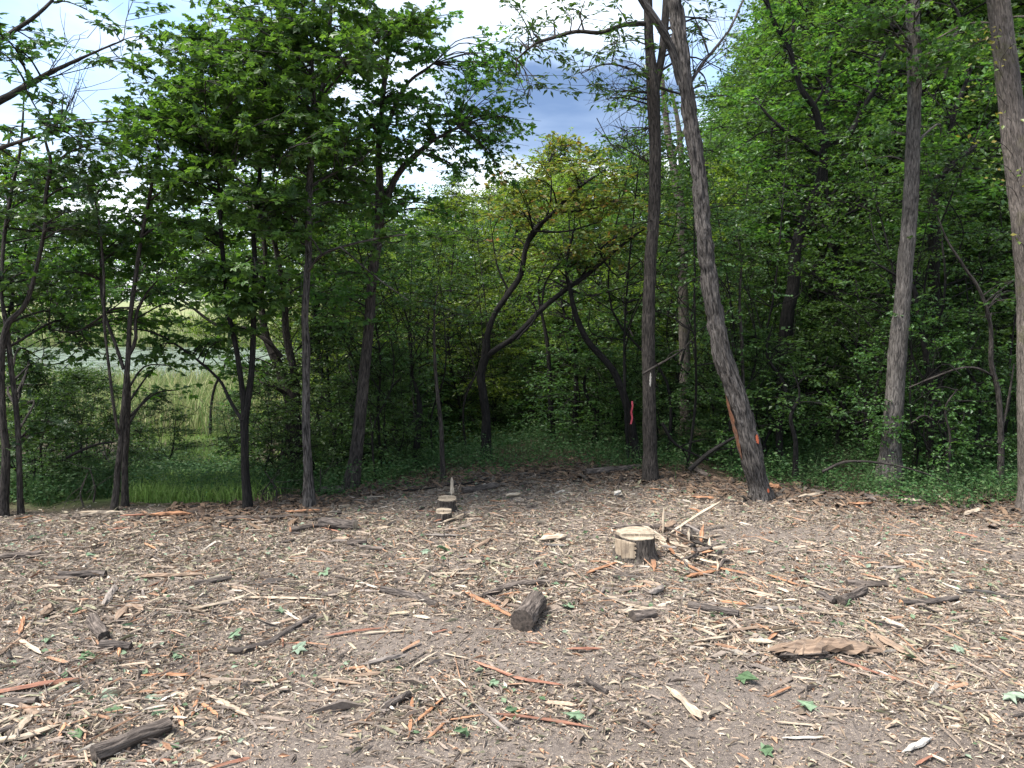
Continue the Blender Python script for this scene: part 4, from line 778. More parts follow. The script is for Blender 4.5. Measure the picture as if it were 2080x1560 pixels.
    leaves(mb, TM['oval'], P, D, Nn, sz, rng.uniform(0, .999, n)); tag(link('leaf_shreds', mb.mesh('leaf_shreds', GREENBITS)), 'small torn green leaf bits mixed into the chips', 'leaf bits', kind='stuff')
    mb = MB(); n = 17000; x = rng.uniform(-3.2, 5.5, n); y = edge_y(x) + rng.normal(size=n) * .35 + .15; k = (y > 5); x, y = x[k], y[k]; n = len(x)
    L = np.exp(rng.normal(math.log(.05), .5, n)); chips(mb, x, y, L, L * rng.uniform(.08, .5, n), L * .1 + .001, rng.uniform(0, .999, n), .03, .3)
    tag(link('leaf_litter', mb.mesh('leaf_litter', LITTER)), 'brown dead leaf and twig litter along the edge of the wood', 'leaf litter', kind='stuff')
chip_layers()

# ------------------------------------------------------------------ wood debris, one object each
def splinter_mesh(P, w, h, m, name='splinter', ragged=.16, cols=7):
    """split piece of wood along the path P: ragged ends, straight grain ridges"""
    P = np.asarray(P, float); L = np.linalg.norm(np.diff(P, axis=0), axis=1).sum(); n = max(8, min(16, int(L / .03)))
    C = spline(P, n); T = norm(np.gradient(C, axis=0)); S = norm(np.cross(T, [0, 0, 1.])); U = np.cross(S, T)
    th = np.linspace(0, 2 * math.pi, cols, endpoint=False) + rng.uniform(0, 1); cr = rng.uniform(.65, 1.15, cols)
    e0 = rng.uniform(-ragged, ragged * .6, cols) * min(L, .25); e1 = rng.uniform(-ragged * .6, ragged, cols) * min(L, .25)
    t = np.linspace(0, 1, n); prof = np.clip(np.minimum(t / .10, (1 - t) / .16), 0, 1) ** .5 * .75 + .25
    V = np.zeros((n, cols, 3)); bk = np.zeros((n, cols, 3)); sd = rng.uniform(0, 50)
    for c in range(cols):
        rr = cr[c] * prof * (1 + .16 * np.sin(t * 9 + c * 2.1 + sd)); off = np.zeros(n); off[0] = e0[c]; off[1] = e0[c] * .4; off[-1] = e1[c]; off[-2] = e1[c] * .4
        V[:, c] = C + T * off[:, None] + S * (rr * w / 2 * math.cos(th[c]))[:, None] + U * (rr * h / 2 * math.sin(th[c]))[:, None]
        bk[:, c] = np.stack([np.full(n, w / 2 * math.cos(th[c]) + sd), np.full(n, h / 2 * math.sin(th[c])), t * L], 1)
    V += rng.normal(size=V.shape) * w * .045
    i = np.arange(n - 1)[:, None] * cols; j = np.arange(cols)[None]; j2 = (j + 1) % cols
    mb = MB(); mb.add(V, np.stack([i + j, i + j2, i + cols + j2, i + cols + j], 2).reshape(-1), np.full((n - 1) * cols, 4), .5, bk.reshape(-1, 3))
    for k in (0, n - 1):
        vv = np.vstack([V[k], V[k].mean(0)]); f = [[a, (a + 1) % cols, cols] if k else [(a + 1) % cols, a, cols] for a in range(cols)]
        mb.add(vv, np.array(f).ravel(), np.full(cols, 3), .5, np.vstack([bk[k], bk[k].mean(0)]))
    return mb.mesh(name, m)
def gpath(rows, r, lift=0.0):
    P = np.array([onground(px, py) for px, py in rows]); P[:, 2] += r * .75 + lift; return P
def width(px, p): return px / F * float(p[1])
def splinter(rows, w, m, label, cat='wood splinter', flat_=.45, lift=0.0, name='wood_splinter', rise=None):
    P = gpath(rows, 0); h = width(w, P.mean(0)) * flat_; P[:, 2] += h * .4 + lift + .006
    if rise is not None: P[:, 2] += np.array(rise)
    b = P.mean(0); b[2] = g1(b[0], b[1]); return tag(link(name, splinter_mesh(P - b, width(w, b), h, m), None, b), label, cat)
def log(rows, w, bark, endm, label, name='log', cat='log', taper=.88, rough=.007, lift=0.0):
    P = gpath(rows, 0); r = width(w, P.mean(0)) / 2; P[:, 2] += r * .78 + lift
    b = P.mean(0); b[2] = g1(b[0], b[1]); root = empty(name, b); tag(root, label, cat)
    L = np.linalg.norm(np.diff(P, axis=0), axis=1).sum(); n = max(8, min(40, int(L / .02))); C = spline(P - b, n); rr = np.linspace(r, r * taper, n)
    mb = MB(); C = C + (fbm((C + b) * 9, 2)[:, None] - .5) * np.array([0, 0, 1]) * r * .5; rr = rr * (1 + .05 * np.sin(np.linspace(0, rng.uniform(4, 9), n) + rng.uniform(0, 6)) * rng.uniform(.3, 1))
    tube(mb, C, rr, 36, rough, 40, .10 if r < .05 else .03, cap=False, seed=float(rng.uniform(0, 9))); me = mb.mesh('bark', bark, True); link('bark', me, root)
    V = np.concatenate(mb.V)
    for k in (0, n - 1):
        ring = V[k * 36:(k + 1) * 36]; c = ring.mean(0); d = norm(C[1] - C[0]) * -1 if k == 0 else norm(C[-1] - C[-2])
        q = MB(); inner = c + (ring - c) * .55 + d * .003; vv = np.vstack([c + (ring - c) * 1.0, inner, [c + d * .005]]); f = []; sz = []
        for a in range(36):
            a2 = (a + 1) % 36; f += [a, a2, 36 + a2, 36 + a]; sz.append(4); f += [36 + a, 36 + a2, 72]; sz.append(3)
        q.add(vv, f if k else f[::1], sz, .5, (vv - c) * 1.0); link('cut_end', q.mesh('cut_end', endm), root)
    return root
def stump(name, label, px, top, base, rx, step):
    g = onground(px, base); r = width(rx, g); h = (base - top) / F * g[1] * 1.02
    root = empty(name, g); tag(root, label, 'tree stump')
    n, sg = 16, 40; t = np.linspace(0, 1, n); P = np.stack([np.zeros(n), np.zeros(n), -.05 + t * (h + .05)], 1)
    mb = MB(); tube(mb, P, r * (1 + .42 * (1 - t) ** 3), sg, .014, 30, .30, cap=False, seed=px * .1); link('bark', mb.mesh('bark', STUMPB, True), root)
    ring = np.concatenate(mb.V)[-sg:]
    def face(keep, dz, nm, mt):
        q = MB(); rs = [1.0, .7, .35]; vv = []
        for s in rs:
            rg = ring * [s * .985, s * .985, 1]; rg = rg.copy(); rg[:, 1] = np.where(keep(rg[:, 1]), rg[:, 1], step * r); rg[:, 2] += dz + (1 - s) * .004; vv.append(rg)
        vv.append(np.array([[0, keep(0) * 0 + (0 if keep(np.zeros(1))[0] else step * r), h + dz + .004]])); vv = np.vstack(vv); f = []; sz = []
        for k in range(2):
            for a in range(sg):
                a2 = (a + 1) % sg; f += [k * sg + a, k * sg + a2, (k + 1) * sg + a2, (k + 1) * sg + a]; sz.append(4)
        for a in range(sg): f += [2 * sg + a, 2 * sg + (a + 1) % sg, 3 * sg]; sz.append(3)
        # skirt
        sk = np.vstack([vv[:sg], vv[:sg] - [0, 0, max(.012, dz + .004)]]); q.add(vv, f, sz, .5, vv)
        f2 = [];
        for a in range(sg): a2 = (a + 1) % sg; f2 += [a2, a, sg + a, sg + a2]
        q.add(sk, f2, np.full(sg, 4), .5, sk); return link(nm, q.mesh(nm, mt), root)
    face(lambda y: np.asarray(y) > -9, 0.002, 'cut_face', W_END)
    if step is not None:
        o = face(lambda y: np.asarray(y) > step * r, .022, 'raised_ledge', W_END); o['label'] = 'higher part of the saw cut'
    return root
W_TAN = wood_mat('wood_tan', (0.13, 0.095, 0.066), (0.33, 0.265, 0.19))
STUMPB = bark_mat('stump_bark', (0.018, 0.015, 0.013), (0.125, 0.104, 0.086), 1.0, 34)
ms = stump('tree_stump', 'largest cut stump with a stepped pale top, right of centre', 1291, 1086, 1130, 40, -.35)
patch(ms, 'bare_wood', (1291, 1126), (1291, 1088), float(ms.location[1]), width(41, ms.location), -80, 0, W_TAN, .10, 30)['label'] = 'side stripped of bark'
stump('tree_stump', 'small round stump with a fresh pale top and ribbed bark, left of centre', 902, 1040, 1060, 18, -.3)
stump('tree_stump', 'farthest small pale stump with an upright splinter at its edge', 908, 1014, 1036, 19, .1)
splinter([(918, 1024), (918, 1018)], 7, W_PALE, 'upright pale splinter standing on the farthest small stump', rise=[.07, .20], lift=.0)

for rows, w, bk, em, lab in (
    ([(1060, 1283), (1090, 1240)], 50, BK_LOG, W_ENDD, 'short fat round log with a dark muddy end in the middle of the clearing'),
    ([(188, 1268), (212, 1302)], 26, BK_LOG, W_ENDD, 'short grey log pointing at the viewer, left, beside a darker one'),
    ([(205, 1316), (266, 1320)], 20, BK_LOGD, W_ENDD, 'short dark grey log lying level just right of another short log at left'),
    ([(190, 1546), (345, 1484)], 36, BK_LOG, W_ENDD, 'long grey log at the bottom left corner pointing right'),
    ([(-40, 1138), (85, 1130)], 14, BK_LOG, W_PALE, 'pale brown log cut by the left edge of the picture'),
    ([(-30, 1436), (76, 1430)], 20, BK_LOG, W_ENDD, 'brown log at the left edge above the heap of split pieces'),
    ([(-30, 1506), (36, 1482)], 20, BK_LOGD, W_ENDD, 'dark short log in the heap at the bottom left edge'),
    ([(775, 1203), (830, 1214), (888, 1234)], 15, BK_LOGD, W_BROWN, 'blackish stick sloping down right above the bare soil left of centre'),
    ([(465, 1326), (492, 1326), (550, 1308), (600, 1278), (640, 1255)], 15, BK_LOGD, W_BROWN, 'long crooked dark branch with a peeled upper end, left of centre'),
    ([(440, 1056), (530, 1055), (625, 1050)], 9, BK_LOG, W_BROWN, 'long thin grey log along the far edge between forked trunk and grey maple'),
    ([(590, 1082), (655, 1070)], 13, BK_LOG, W_ORANGE, 'brown log with an orange broken end near the grey maple foot'),
    ([(652, 1070), (722, 1076)], 24, BK_LOGD, W_PALE, 'weathered dark log with a cream top, right of the brown log'),
    ([(706, 1110), (745, 1106)], 15, BK_LOG, W_ENDD, 'short stub log with a black end, left below the small round stump'),
    ([(732, 1116), (782, 1119)], 10, BK_LOG, W_ENDD, 'thin brown stick beside the black-ended stub'),
    ([(395, 1192), (470, 1178)], 13, BK_LOGD, W_ENDD, 'short dark log right of the long orange half log at left'),
    ([(122, 1174), (215, 1172)], 17, BK_LOGD, W_ENDD, 'rough dark log left of the orange half log'),
    ([(1830, 1228), (1880, 1228), (1945, 1220)], 13, BK_LOGD, W_ORANGE, 'dark branch with a split orange left end, right part of the clearing'),
    ([(1708, 1230), (1756, 1204)], 19, BK_LOG, W_ENDD, 'ridged short log pointing up right at the right'),
    ([(1664, 1212), (1694, 1228)], 17, BK_LOGD, W_ENDD, 'stubby dark log just left of the ridged short log'),
    ([(1720, 1190), (1800, 1192)], 14, BK_LOG, W_ENDD, 'rough brown log lying level above the ridged short log'),
    ([(982, 1216), (1030, 1197), (1082, 1188), (1116, 1190)], 14, BK_LOG, W_ENDD, 'grey bent branch above the short fat log'),
    ([(920, 1198), (945, 1185)], 13, BK_LOG, W_ENDD, 'little grey stick left of the bent grey branch'),
    ([(1398, 1236), (1500, 1254)], 17, BK_LOGD, W_ENDD, 'half buried dark log sloping right with a black end'),
    ([(1284, 1262), (1330, 1254)], 24, BK_LOG, W_ENDD, 'short thick log piece under the pale curved strips'),
    ([(780, 1444), (832, 1416)], 17, BK_LOGD, W_ENDD, 'short dark log at the bottom left of centre'),
    ([(1190, 1386), (1232, 1412)], 13, BK_LOGD, W_ENDD, 'short dark stick right of the red bark strip'),
    ([(1242, 1074), (1330, 1073), (1420, 1076)], 10, BK_LOG, W_ENDD, 'slim grey pole lying just behind the largest stump'),
    ([(1755, 1012), (1830, 1016), (1905, 1014)], 11, BK_LOGD, W_ENDD, 'dark log half hidden in weeds at the far right edge of the clearing'),
    ([(940, 1000), (1010, 990)], 14, BK_LOGD, W_ENDD, 'dark rotten log in the litter right of the farthest stump'),
    ([(1190, 966), (1300, 955)], 16, BK_LOGD, W_ENDD, 'fallen mossy log left of the tall straight trunk'),
    ([(650, 1002), (700, 1000)], 16, BK_LOGD, W_ENDD, 'dark rotten log between the grey maple and the brown leaning trunk'),
    ([(1392, 940), (1420, 962), (1440, 972)], 12, BK_LOG, W_BROWN, 'short leaning broken log between tall and leaning trunks')):
    log(rows, w, bk, em, lab)
for rows, w, m, fl, lab in (
    ([(288, 1177), (410, 1172)], 14, W_BROWN, .7, 'long orange brown half log lying level at the left'),
    ([(-30, 1418), (60, 1400), (165, 1383)], 15, W_RED, .5, 'long reddish plank entering from the left edge'),
    ([(385, 1242), (450, 1228), (520, 1208)], 10, W_PALE, .4, 'long pale splinter with a dark tip left of centre'),
    ([(500, 1218), (580, 1219), (655, 1221)], 9, W_PALE, .5, 'straight pale stick with a red end left of centre'),
    ([(1786, 1300), (1872, 1352)], 17, W_BROWN, .6, 'split brown plank sloping down right beside the rotten slab'),
    ([(1762, 1288), (1800, 1328)], 13, W_BROWN, .5, 'short brown plank left of the sloping split plank'),
    ([(1640, 1190), (1692, 1204)], 9, W_PALE, .4, 'pale strip above the stubby dark log at right'),
    ([(1955, 1204), (2000, 1206), (2052, 1218)], 9, W_BLACK, .6, 'dark curved stick near the right edge'),
    ([(968, 1350), (1010, 1366), (1060, 1384), (1132, 1395)], 11, W_RED, .35, 'curved red bark strip in the lower middle'),
    ([(1015, 1456), (1100, 1466), (1190, 1482)], 10, W_RED, .45, 'straight reddish strip near the bottom middle'),
    ([(970, 1440), (1032, 1492)], 12, W_GREY, .5, 'grey brown plank crossing left of the bottom reddish strip'),
    ([(664, 1297), (715, 1288), (770, 1281)], 9, W_RED, .5, 'orange red strip on the bare soil left of centre'),
    ([(738, 1291), (832, 1284)], 8, W_PALE, .4, 'pale flat strip right of the orange red strip'),
    ([(874, 1291), (906, 1283)], 5, W_RED, .5, 'tiny red strip left of the short fat log'),
    ([(1358, 1404), (1390, 1432), (1422, 1466)], 24, W_PALE, .4, 'weathered pale slab sloping down right, lower right of centre'),
    ([(1462, 1290), (1510, 1283), (1552, 1276)], 9, W_BROWN, .6, 'dark stick with orange grain above the bare soil right of centre'),
    ([(1240, 1216), (1275, 1232), (1320, 1241)], 11, W_PALE, .3, 'pale peeled strip curving down right below the largest stump'),
    ([(1255, 1246), (1310, 1244), (1372, 1226)], 14, W_PALE, .35, 'pale peeled strip curving up right below the largest stump'),
    ([(1322, 1212), (1345, 1200)], 20, W_GREY, .7, 'grey chunk of wood above the curved pale strips'),
    ([(1326, 1126), (1329, 1162)], 11, W_ORANGE, .6, 'upright orange chunk leaning below the largest stump'),
    ([(1398, 1176), (1450, 1166)], 12, W_ORANGE, .6, 'bright orange chunk right below the largest stump'),
    ([(1442, 1154), (1480, 1162), (1518, 1170)], 9, W_ORANGE, .6, 'orange stick sloping right, upper of two right of the stump'),
    ([(1380, 1144), (1430, 1168)], 9, W_ORANGE, .6, 'orange stick behind the bright orange chunk'),
    ([(1196, 1167), (1252, 1146)], 9, W_ORANGE, .5, 'orange splinter left below the largest stump'),
    ([(1335, 1098), (1395, 1118)], 11, W_PALE, .6, 'pale chunk at the top of the chip heap beside the stump'),
    ([(1345, 1106), (1375, 1130), (1400, 1150)], 10, W_PALE, .6, 'pale curved piece hugging the right side of the stump'),
    ([(1375, 1108), (1420, 1128)], 11, W_PALE, .6, 'pale split stick in the middle of the stump heap'),
    ([(1400, 1110), (1440, 1132)], 9, W_GREY, .6, 'grey split stick right in the stump heap'),
    ([(1345, 1082), (1372, 1066)], 17, W_BROWN, .6, 'brown bark chunk standing behind the stump'),
    ([(1420, 1098), (1462, 1090)], 7, W_PALE, .5, 'thin pale flake right of the stump heap'),
    ([(1100, 1102), (1150, 1096)], 24, W_PALE, .5, 'round pale slab with yellow bark left of the largest stump'),
    ([(1108, 1110), (1150, 1112)], 9, W_BLACK, .4, 'dark curled bark under the round pale slab'),
    ([(1030, 1014), (1058, 1012)], 14, W_PALE, .6, 'pale round chunk at the far edge right of the farthest stump'),
    ([(1250, 1012), (1258, 1008)], 12, WHITEB, .8, 'small white chunk at the far edge above the largest stump'),
    ([(160, 1050), (242, 1048)], 11, W_PALE, .7, 'pale split log on the far edge below the leaning twin stems'),
    ([(310, 1054), (386, 1051)], 13, W_ORANGE, .7, 'bright orange split chunk on the far edge below the grassy strip'),
    ([(250, 1055), (300, 1052)], 7, W_RED, .6, 'reddish flat piece between two split chunks on the far edge'),
    ([(585, 1046), (645, 1043)], 8, W_ORANGE, .5, 'orange splinter at the foot of the straight grey maple'),
    ([(225, 1080), (265, 1076)], 9, W_RED, .6, 'red splinter on the left just before the far edge'),
    ([(285, 1077), (325, 1073)], 5, W_PALE, .5, 'thin pale splinter right of the red one at left'),
    ([(962, 1118), (996, 1100)], 11, W_BROWN, .6, 'short brown stick right of centre above the bare patch'),
    ([(868, 1090), (932, 1091)], 11, W_GREY, .35, 'flat grey bark piece below the small round stump'),
    ([(900, 1068), (945, 1050)], 7, W_PALE, .5, 'pale splinter leaning against the small round stump'),
    ([(882, 1066), (910, 1058)], 6, W_RED, .5, 'red splinter in front of the small round stump'),
    ([(866, 1168), (975, 1168)], 5, W_PALE, .4, 'long thin pale sliver in the centre'),
    ([(940, 1205), (1000, 1235), (1042, 1258)], 10, W_ORANGE, .6, 'orange edged plank running to the short fat log'),
    ([(1022, 1236), (1042, 1212)], 10, W_BROWN, .6, 'short plank standing left of the short fat log'),
    ([(833, 1492), (838, 1426)], 8, W_ORANGE, .5, 'orange sliver pointing up at the bottom, left of centre'),
    ([(845, 1472), (897, 1426)], 9, W_ORANGE, .5, 'orange splinter leaning right at the bottom, left of centre'),
    ([(868, 1506), (906, 1470)], 8, W_ORANGE, .5, 'lowest of three orange splinters at the bottom left of centre'),
    ([(910, 1468), (978, 1458)], 7, W_ORANGE, .5, 'thin orange splinter left of the grey brown plank'),
    ([(740, 1354), (820, 1336)], 11, W_GREY, .6, 'grey brown stick on the lower left of the bare patch'),
    ([(840, 1358), (885, 1330)], 7, W_PALE, .5, 'pale stick parallel to a grey one in the lower middle'),
    ([(700, 1364), (742, 1360)], 9, W_ORANGE, .5, 'yellow orange flat piece in the lower left middle'),
    ([(660, 1385), (730, 1394)], 10, W_BROWN, .5, 'brown splinter below the yellow orange piece'),
    ([(715, 1378), (775, 1372)], 12, W_BROWN, .5, 'brown chunk in the lower left middle'),
    ([(390, 1455), (412, 1398)], 9, W_ORANGE, .5, 'orange splinter, upright arm of a V at lower left'),
    ([(408, 1432), (440, 1455)], 8, W_ORANGE, .5, 'orange splinter, right arm of a V at lower left'),
    ([(355, 1440), (372, 1482)], 9, W_ORANGE, .5, 'short orange splinter left of the V'),
    ([(440, 1428), (506, 1460)], 14, W_PALE, .5, 'pale plank right of the orange V'),
    ([(330, 1428), (366, 1412)], 11, WHITEB, .5, 'white flat chip left above the orange V'),
    ([(300, 1376), (400, 1374)], 9, W_ORANGE, .5, 'orange brown broken strip above the orange V'),
    ([(395, 1372), (445, 1385)], 13, W_BROWN, .5, 'brown broken chunk right of the orange brown strip'),
    ([(440, 1390), (530, 1388)], 14, W_PALE, .3, 'flat pale sheaf of fibres at lower left'),
    ([(1838, 1532), (1888, 1506)], 15, WHITEB, .5, 'whitish slab at the bottom right'),
    ([(1862, 1558), (1902, 1536)], 9, W_RED, .5, 'red splinter under the whitish slab at bottom right'),
    ([(1590, 1504), (1666, 1503)], 8, WHITEB, .4, 'white flat chip at the bottom right of centre'),
    ([(1582, 1472), (1662, 1479)], 6, W_PALE, .6, 'pale straight twig above the white flat chip'),
    ([(1562, 1420), (1606, 1400)], 6, W_ORANGE, .6, 'thin orange twig in the bare soil at lower right'),
    ([(45, 1440), (98, 1476)], 20, W_BROWN, .5, 'brown plank atop the heap at the bottom left'),
    ([(-30, 1516), (50, 1504), (110, 1484)], 20, W_PALE, .5, 'large pale splinter in the bottom left heap'),
    ([(28, 1500), (62, 1462)], 22, W_PALE, .5, 'pale broad chunk in the bottom left heap'),
    ([(65, 1500), (128, 1470)], 9, W_ORANGE, .5, 'yellow orange sliver at the right of the bottom left heap'),
    ([(-20, 1480), (40, 1456)], 14, W_PALE, .4, 'pale weathered slab behind the bottom left heap'),
    ([(120, 1505), (135, 1470)], 8, W_ORANGE, .5, 'thin orange sliver standing right of the bottom left heap'),
    ([(285, 1552), (350, 1550)], 9, W_RED, .5, 'red strip on the bottom edge at left'),
    ([(240, 1262), (262, 1238), (285, 1246)], 20, W_BROWN, .6, 'torn brown splintered chunk at left'),
    ([(85, 1258), (105, 1240)], 22, W_BROWN, .8, 'dark brown root chunk at the left'),
    ([(40, 1290), (48, 1258)], 10, W_ORANGE, .5, 'orange piece near the left edge'),
    ([(-20, 1346), (60, 1290)], 10, W_BROWN, .5, 'brown stick slanting up from the left edge'),
    ([(40, 1305), (80, 1330)], 10, W_PALE, .5, 'pale reddish splinter near the left edge'),
    ([(215, 1232), (235, 1195)], 14, W_GREY, .6, 'grey stick pointing away, left of the pale splinter'),
    ([(1700, 1345), (1780, 1372)], 9, W_RED, .5, 'red stick in front of the rotten slab'),
    ([(1525, 1290), (1570, 1322)], 12, W_GREY, .6, 'grey stick left of the rotten slab'),
    ([(1555, 1310), (1585, 1282)], 8, W_ORANGE, .5, 'orange sliver crossing the grey stick left of the rotten slab'),
    ([(1418, 1306), (1480, 1297)], 11, W_PALE, .4, 'pale slab left of the dark stick right of centre'),
    ([(1640, 1248), (1725, 1252)], 8, W_PALE, .5, 'thin pale plank right of centre'),
    ([(1715, 1246), (1742, 1258)], 8, W_BLACK, .5, 'short black stick right of the thin pale plank'),
    ([(1500, 1198), (1560, 1212), (1580, 1216)], 9, W_PALE, .5, 'long pale plank with a black underside right of the stump'),
    ([(1468, 1226), (1512, 1232)], 10, W_ORANGE, .5, 'orange bark piece below the pale black plank'),
    ([(1520, 1240), (1620, 1240)], 11, W_GREY, .5, 'long grey brown log shard right of centre'),
    ([(1560, 1172), (1615, 1190)], 7, W_ORANGE, .5, 'curved orange strip right of the stump'),
    ([(1705, 1132), (1765, 1138)], 8, W_RED, .6, 'red brown piece on the right above the rough brown log'),
    ([(1785, 1158), (1838, 1156)], 11, W_GREY, .5, 'grey rounded piece on the right'),
    ([(1625, 1016), (1662, 1010)], 10, W_PALE, .6, 'pinkish chunk at the weed edge right of the leaning trunk'),
    ([(1728, 1030), (1775, 1030)], 10, W_ORANGE, .6, 'orange bark lump at the weed edge before the pale trunk'),
    ([(1830, 1022), (1872, 1024)], 12, W_PALE, .5, 'pale splintered chunk right at the weed edge'),
    ([(1900, 1010), (1928, 1030)], 8, W_PALE, .5, 'pale stick slanting at the weed edge near the right'),
    ([(1560, 995), (1585, 1000)], 12, W_ORANGE, .9, 'orange splinter standing at the foot of the leaning trunk'),
    ([(1408, 1016), (1448, 1018)], 8, W_ORANGE, .6, 'flat orange piece left of the leaning trunk'),
    ([(1960, 1052), (1990, 1042)], 12, W_PALE, .6, 'pale brown chunk at the right far edge'),
    ([(2000, 1060), (2030, 1072)], 9, W_PALE, .5, 'pale splinter near the right edge trunk'),
    ([(900, 1332), (950, 1342)], 6, W_PALE, .5, 'thin pale curl on the bare soil'),
    ([(1158, 1322), (1218, 1322)], 8, W_RED, .5, 'short red bark strip below the short fat log'),
    ([(1070, 1308), (1100, 1312)], 6, W_RED, .5, 'small red splinter just below the short fat log')):
    splinter(rows, w, m, lab, flat_=fl, lift=.02 if rows[0][1] < 1075 else .004)
# leaning pole and slivers at the big stump
splinter([(1365, 1092), (1415, 1078), (1462, 1072)], 8, W_PALE, 'long pale peeled pole rising to the right from the stump heap', rise=[.03, .11, .20], flat_=.9)
splinter([(1347, 1090), (1347, 1086)], 5, W_PALE, 'thin pale sliver sticking straight up behind the stump', rise=[.03, .19], flat_=.8)
splinter([(1424, 1106), (1428, 1096)], 9, W_ORANGE, 'frayed orange sliver sticking up right of the stump', rise=[.0, .10], flat_=.6)

def slab():
    P = np.array([onground(1585, 1335), onground(1670, 1325), onground(1765, 1330)]); b = P.mean(0); r = empty('rotten_slab', b); tag(r, 'big brown rotten slab of log with grey bark, right foreground', 'log')
    link('wood', splinter_mesh(P - b + [0, 0, .035], .145, .062, W_BROWN, 'wood', .35, 11), r)
    Q = np.array([onground(1588, 1344), onground(1625, 1340), onground(1670, 1338)]); link('bark', splinter_mesh(Q - b + [0, -.01, .03], .07, .045, BK_LOG, 'bark', .25, 9), r)
slab()

# medium pieces nobody would single out: 12 shapes, copied
MED = []
for k in range(14):
    L = rng.uniform(.09, .2); w = rng.uniform(.009, .024); m = [W_ORANGE, W_PALE, W_BROWN, W_GREY, W_PALE, W_BROWN, W_RED][k % 7]
    MED.append(splinter_mesh(np.array([[-L / 2, 0, 0], [0, rng.normal() * .006, 0], [L / 2, 0, 0]]), w, w * rng.uniform(.35, .7), m, 'wood_piece', .2, 6))
for k in range(7):
    L = rng.uniform(.1, .24); w = rng.uniform(.012, .026); MED.append(splinter_mesh(np.array([[-L / 2, 0, 0], [-L * .1, rng.normal() * .012, 0], [L / 2, rng.normal() * .01, 0]]), w, w * .8, [BK_LOG, BK_LOGD, B_BROWN][k % 3], 'wood_piece', .1, 8))
x, y = clear_pts(700, -.1, .8); k = bare_mask(x, y) < rng.uniform(size=len(x)) * .9; x, y = x[k][:250], y[k][:250]
def spot(a, b):
    return ('left third', 'middle', 'right third')[int(np.searchsorted([-.22, .22], a / b))], ('close to the viewer', 'halfway across', 'near the far edge')[int(np.searchsorted([3.4, 5.2], b))]
for a, b in zip(x, y):
    o = link('wood_piece', MED[rng.integers(len(MED))], None, (a, b, g1(a, b) + .009)); o.rotation_euler = (rng.uniform(0, 6.28), float(rng.normal() * .06), rng.uniform(0, 6.28))
    tag(o, 'short loose splinter on the chips, %s of the clearing, %s' % spot(a, b), 'wood splinter', 'loose short splinters, %s, %s' % spot(a, b))
for k in range(46):
    px = rng.normal(1410, 45); py = rng.normal(1118, 17) + (px - 1410) * .25
    if py < 1088: continue
    p = onground(px, py); up = max(0, .10 * (1 - abs(px - 1385) / 110) * rng.uniform(.1, 1)); o = link('split_piece', MED[rng.integers(len(MED))], None, (p[0], p[1], p[2] + .012 + up)); o.rotation_euler = (rng.uniform(0, 6.28), float(rng.normal() * .28), rng.uniform(0, 6.28)); f = float(rng.uniform(.9, 1.7)); o.scale = (f * .9, f, f)
    tag(o, 'split piece in the heap right beside the largest stump', 'wood splinter', 'split pieces heaped beside the largest stump')
# fallen maple leaves
LEAFM = pal_mat('fallen_leaf_green', [(0.10, 0.16, 0.08), (0.16, 0.23, 0.14), (0.22, 0.28, 0.20)], .55, .2); LV = []
for k in range(5):
    mb = MB(); tv = MAPLE_V.copy(); tv[:, 2] += rng.normal(size=len(tv)) * .06 + .25 * tv[:, 0] ** 2 * rng.uniform(-.5, 1.2); mb.add(tv, np.concatenate([np.array(p) for p in MAPLE_P]), [8, 8], k / 5 + .05)
    mb.add(np.array([[0, 0, 0], [.015, 0, .01], [.03, -.45, .05], [.01, -.45, .04]]), [0, 1, 2, 3], [4], k / 5 + .05); LV.append(mb.mesh('fallen_leaf', LEAFM))
spots = [(950, 1492), (870, 1125), (910, 1120), (740, 1228), (310, 1452), (300, 1420), (145, 1330), (165, 1338), (100, 1300), (30, 1370), (150, 1490), (320, 1495), (290, 1270), (270, 1275), (160, 1240), (1635, 1430), (1650, 1445), (1010, 1395), (1200, 1200), (1145, 1235), (1130, 1190), (1250, 1160), (1490, 1180), (1850, 1340), (1900, 1240), (1720, 1235), (1660, 1330), (1830, 1310), (1950, 1330), (1550, 1535), (75, 1100), (68, 1095), (180, 1128), (270, 1145), (655, 1165), (590, 1170), (480, 1290), (470, 1300), (560, 1245), (700, 1190), (1180, 1465), (1050, 1450), (1940, 1380), (1500, 1380), (240, 1450), (220, 1380), (360, 1340), (1770, 1270), (1600, 1260), (2040, 1420), (600, 1330), (250, 1300), (205, 1425)]
for px, py in [q for i, q in enumerate(spots) if i % 3 or i == 0]:
    p = onground(px, py); o = link('fallen_leaf', LV[rng.integers(5)], None, (p[0], p[1], p[2] + .014)); s = float(rng.uniform(.06, .10)); o.scale = (s, s, s)
    o.rotation_euler = (float(rng.normal() * .25), float(rng.normal() * .25), float(rng.uniform(0, 6.28))); tag(o, 'torn green maple leaf on the chips, %s of the clearing, %s' % spot(p[0], p[1]), 'leaf', 'fallen green leaves, %s, %s' % spot(p[0], p[1]))

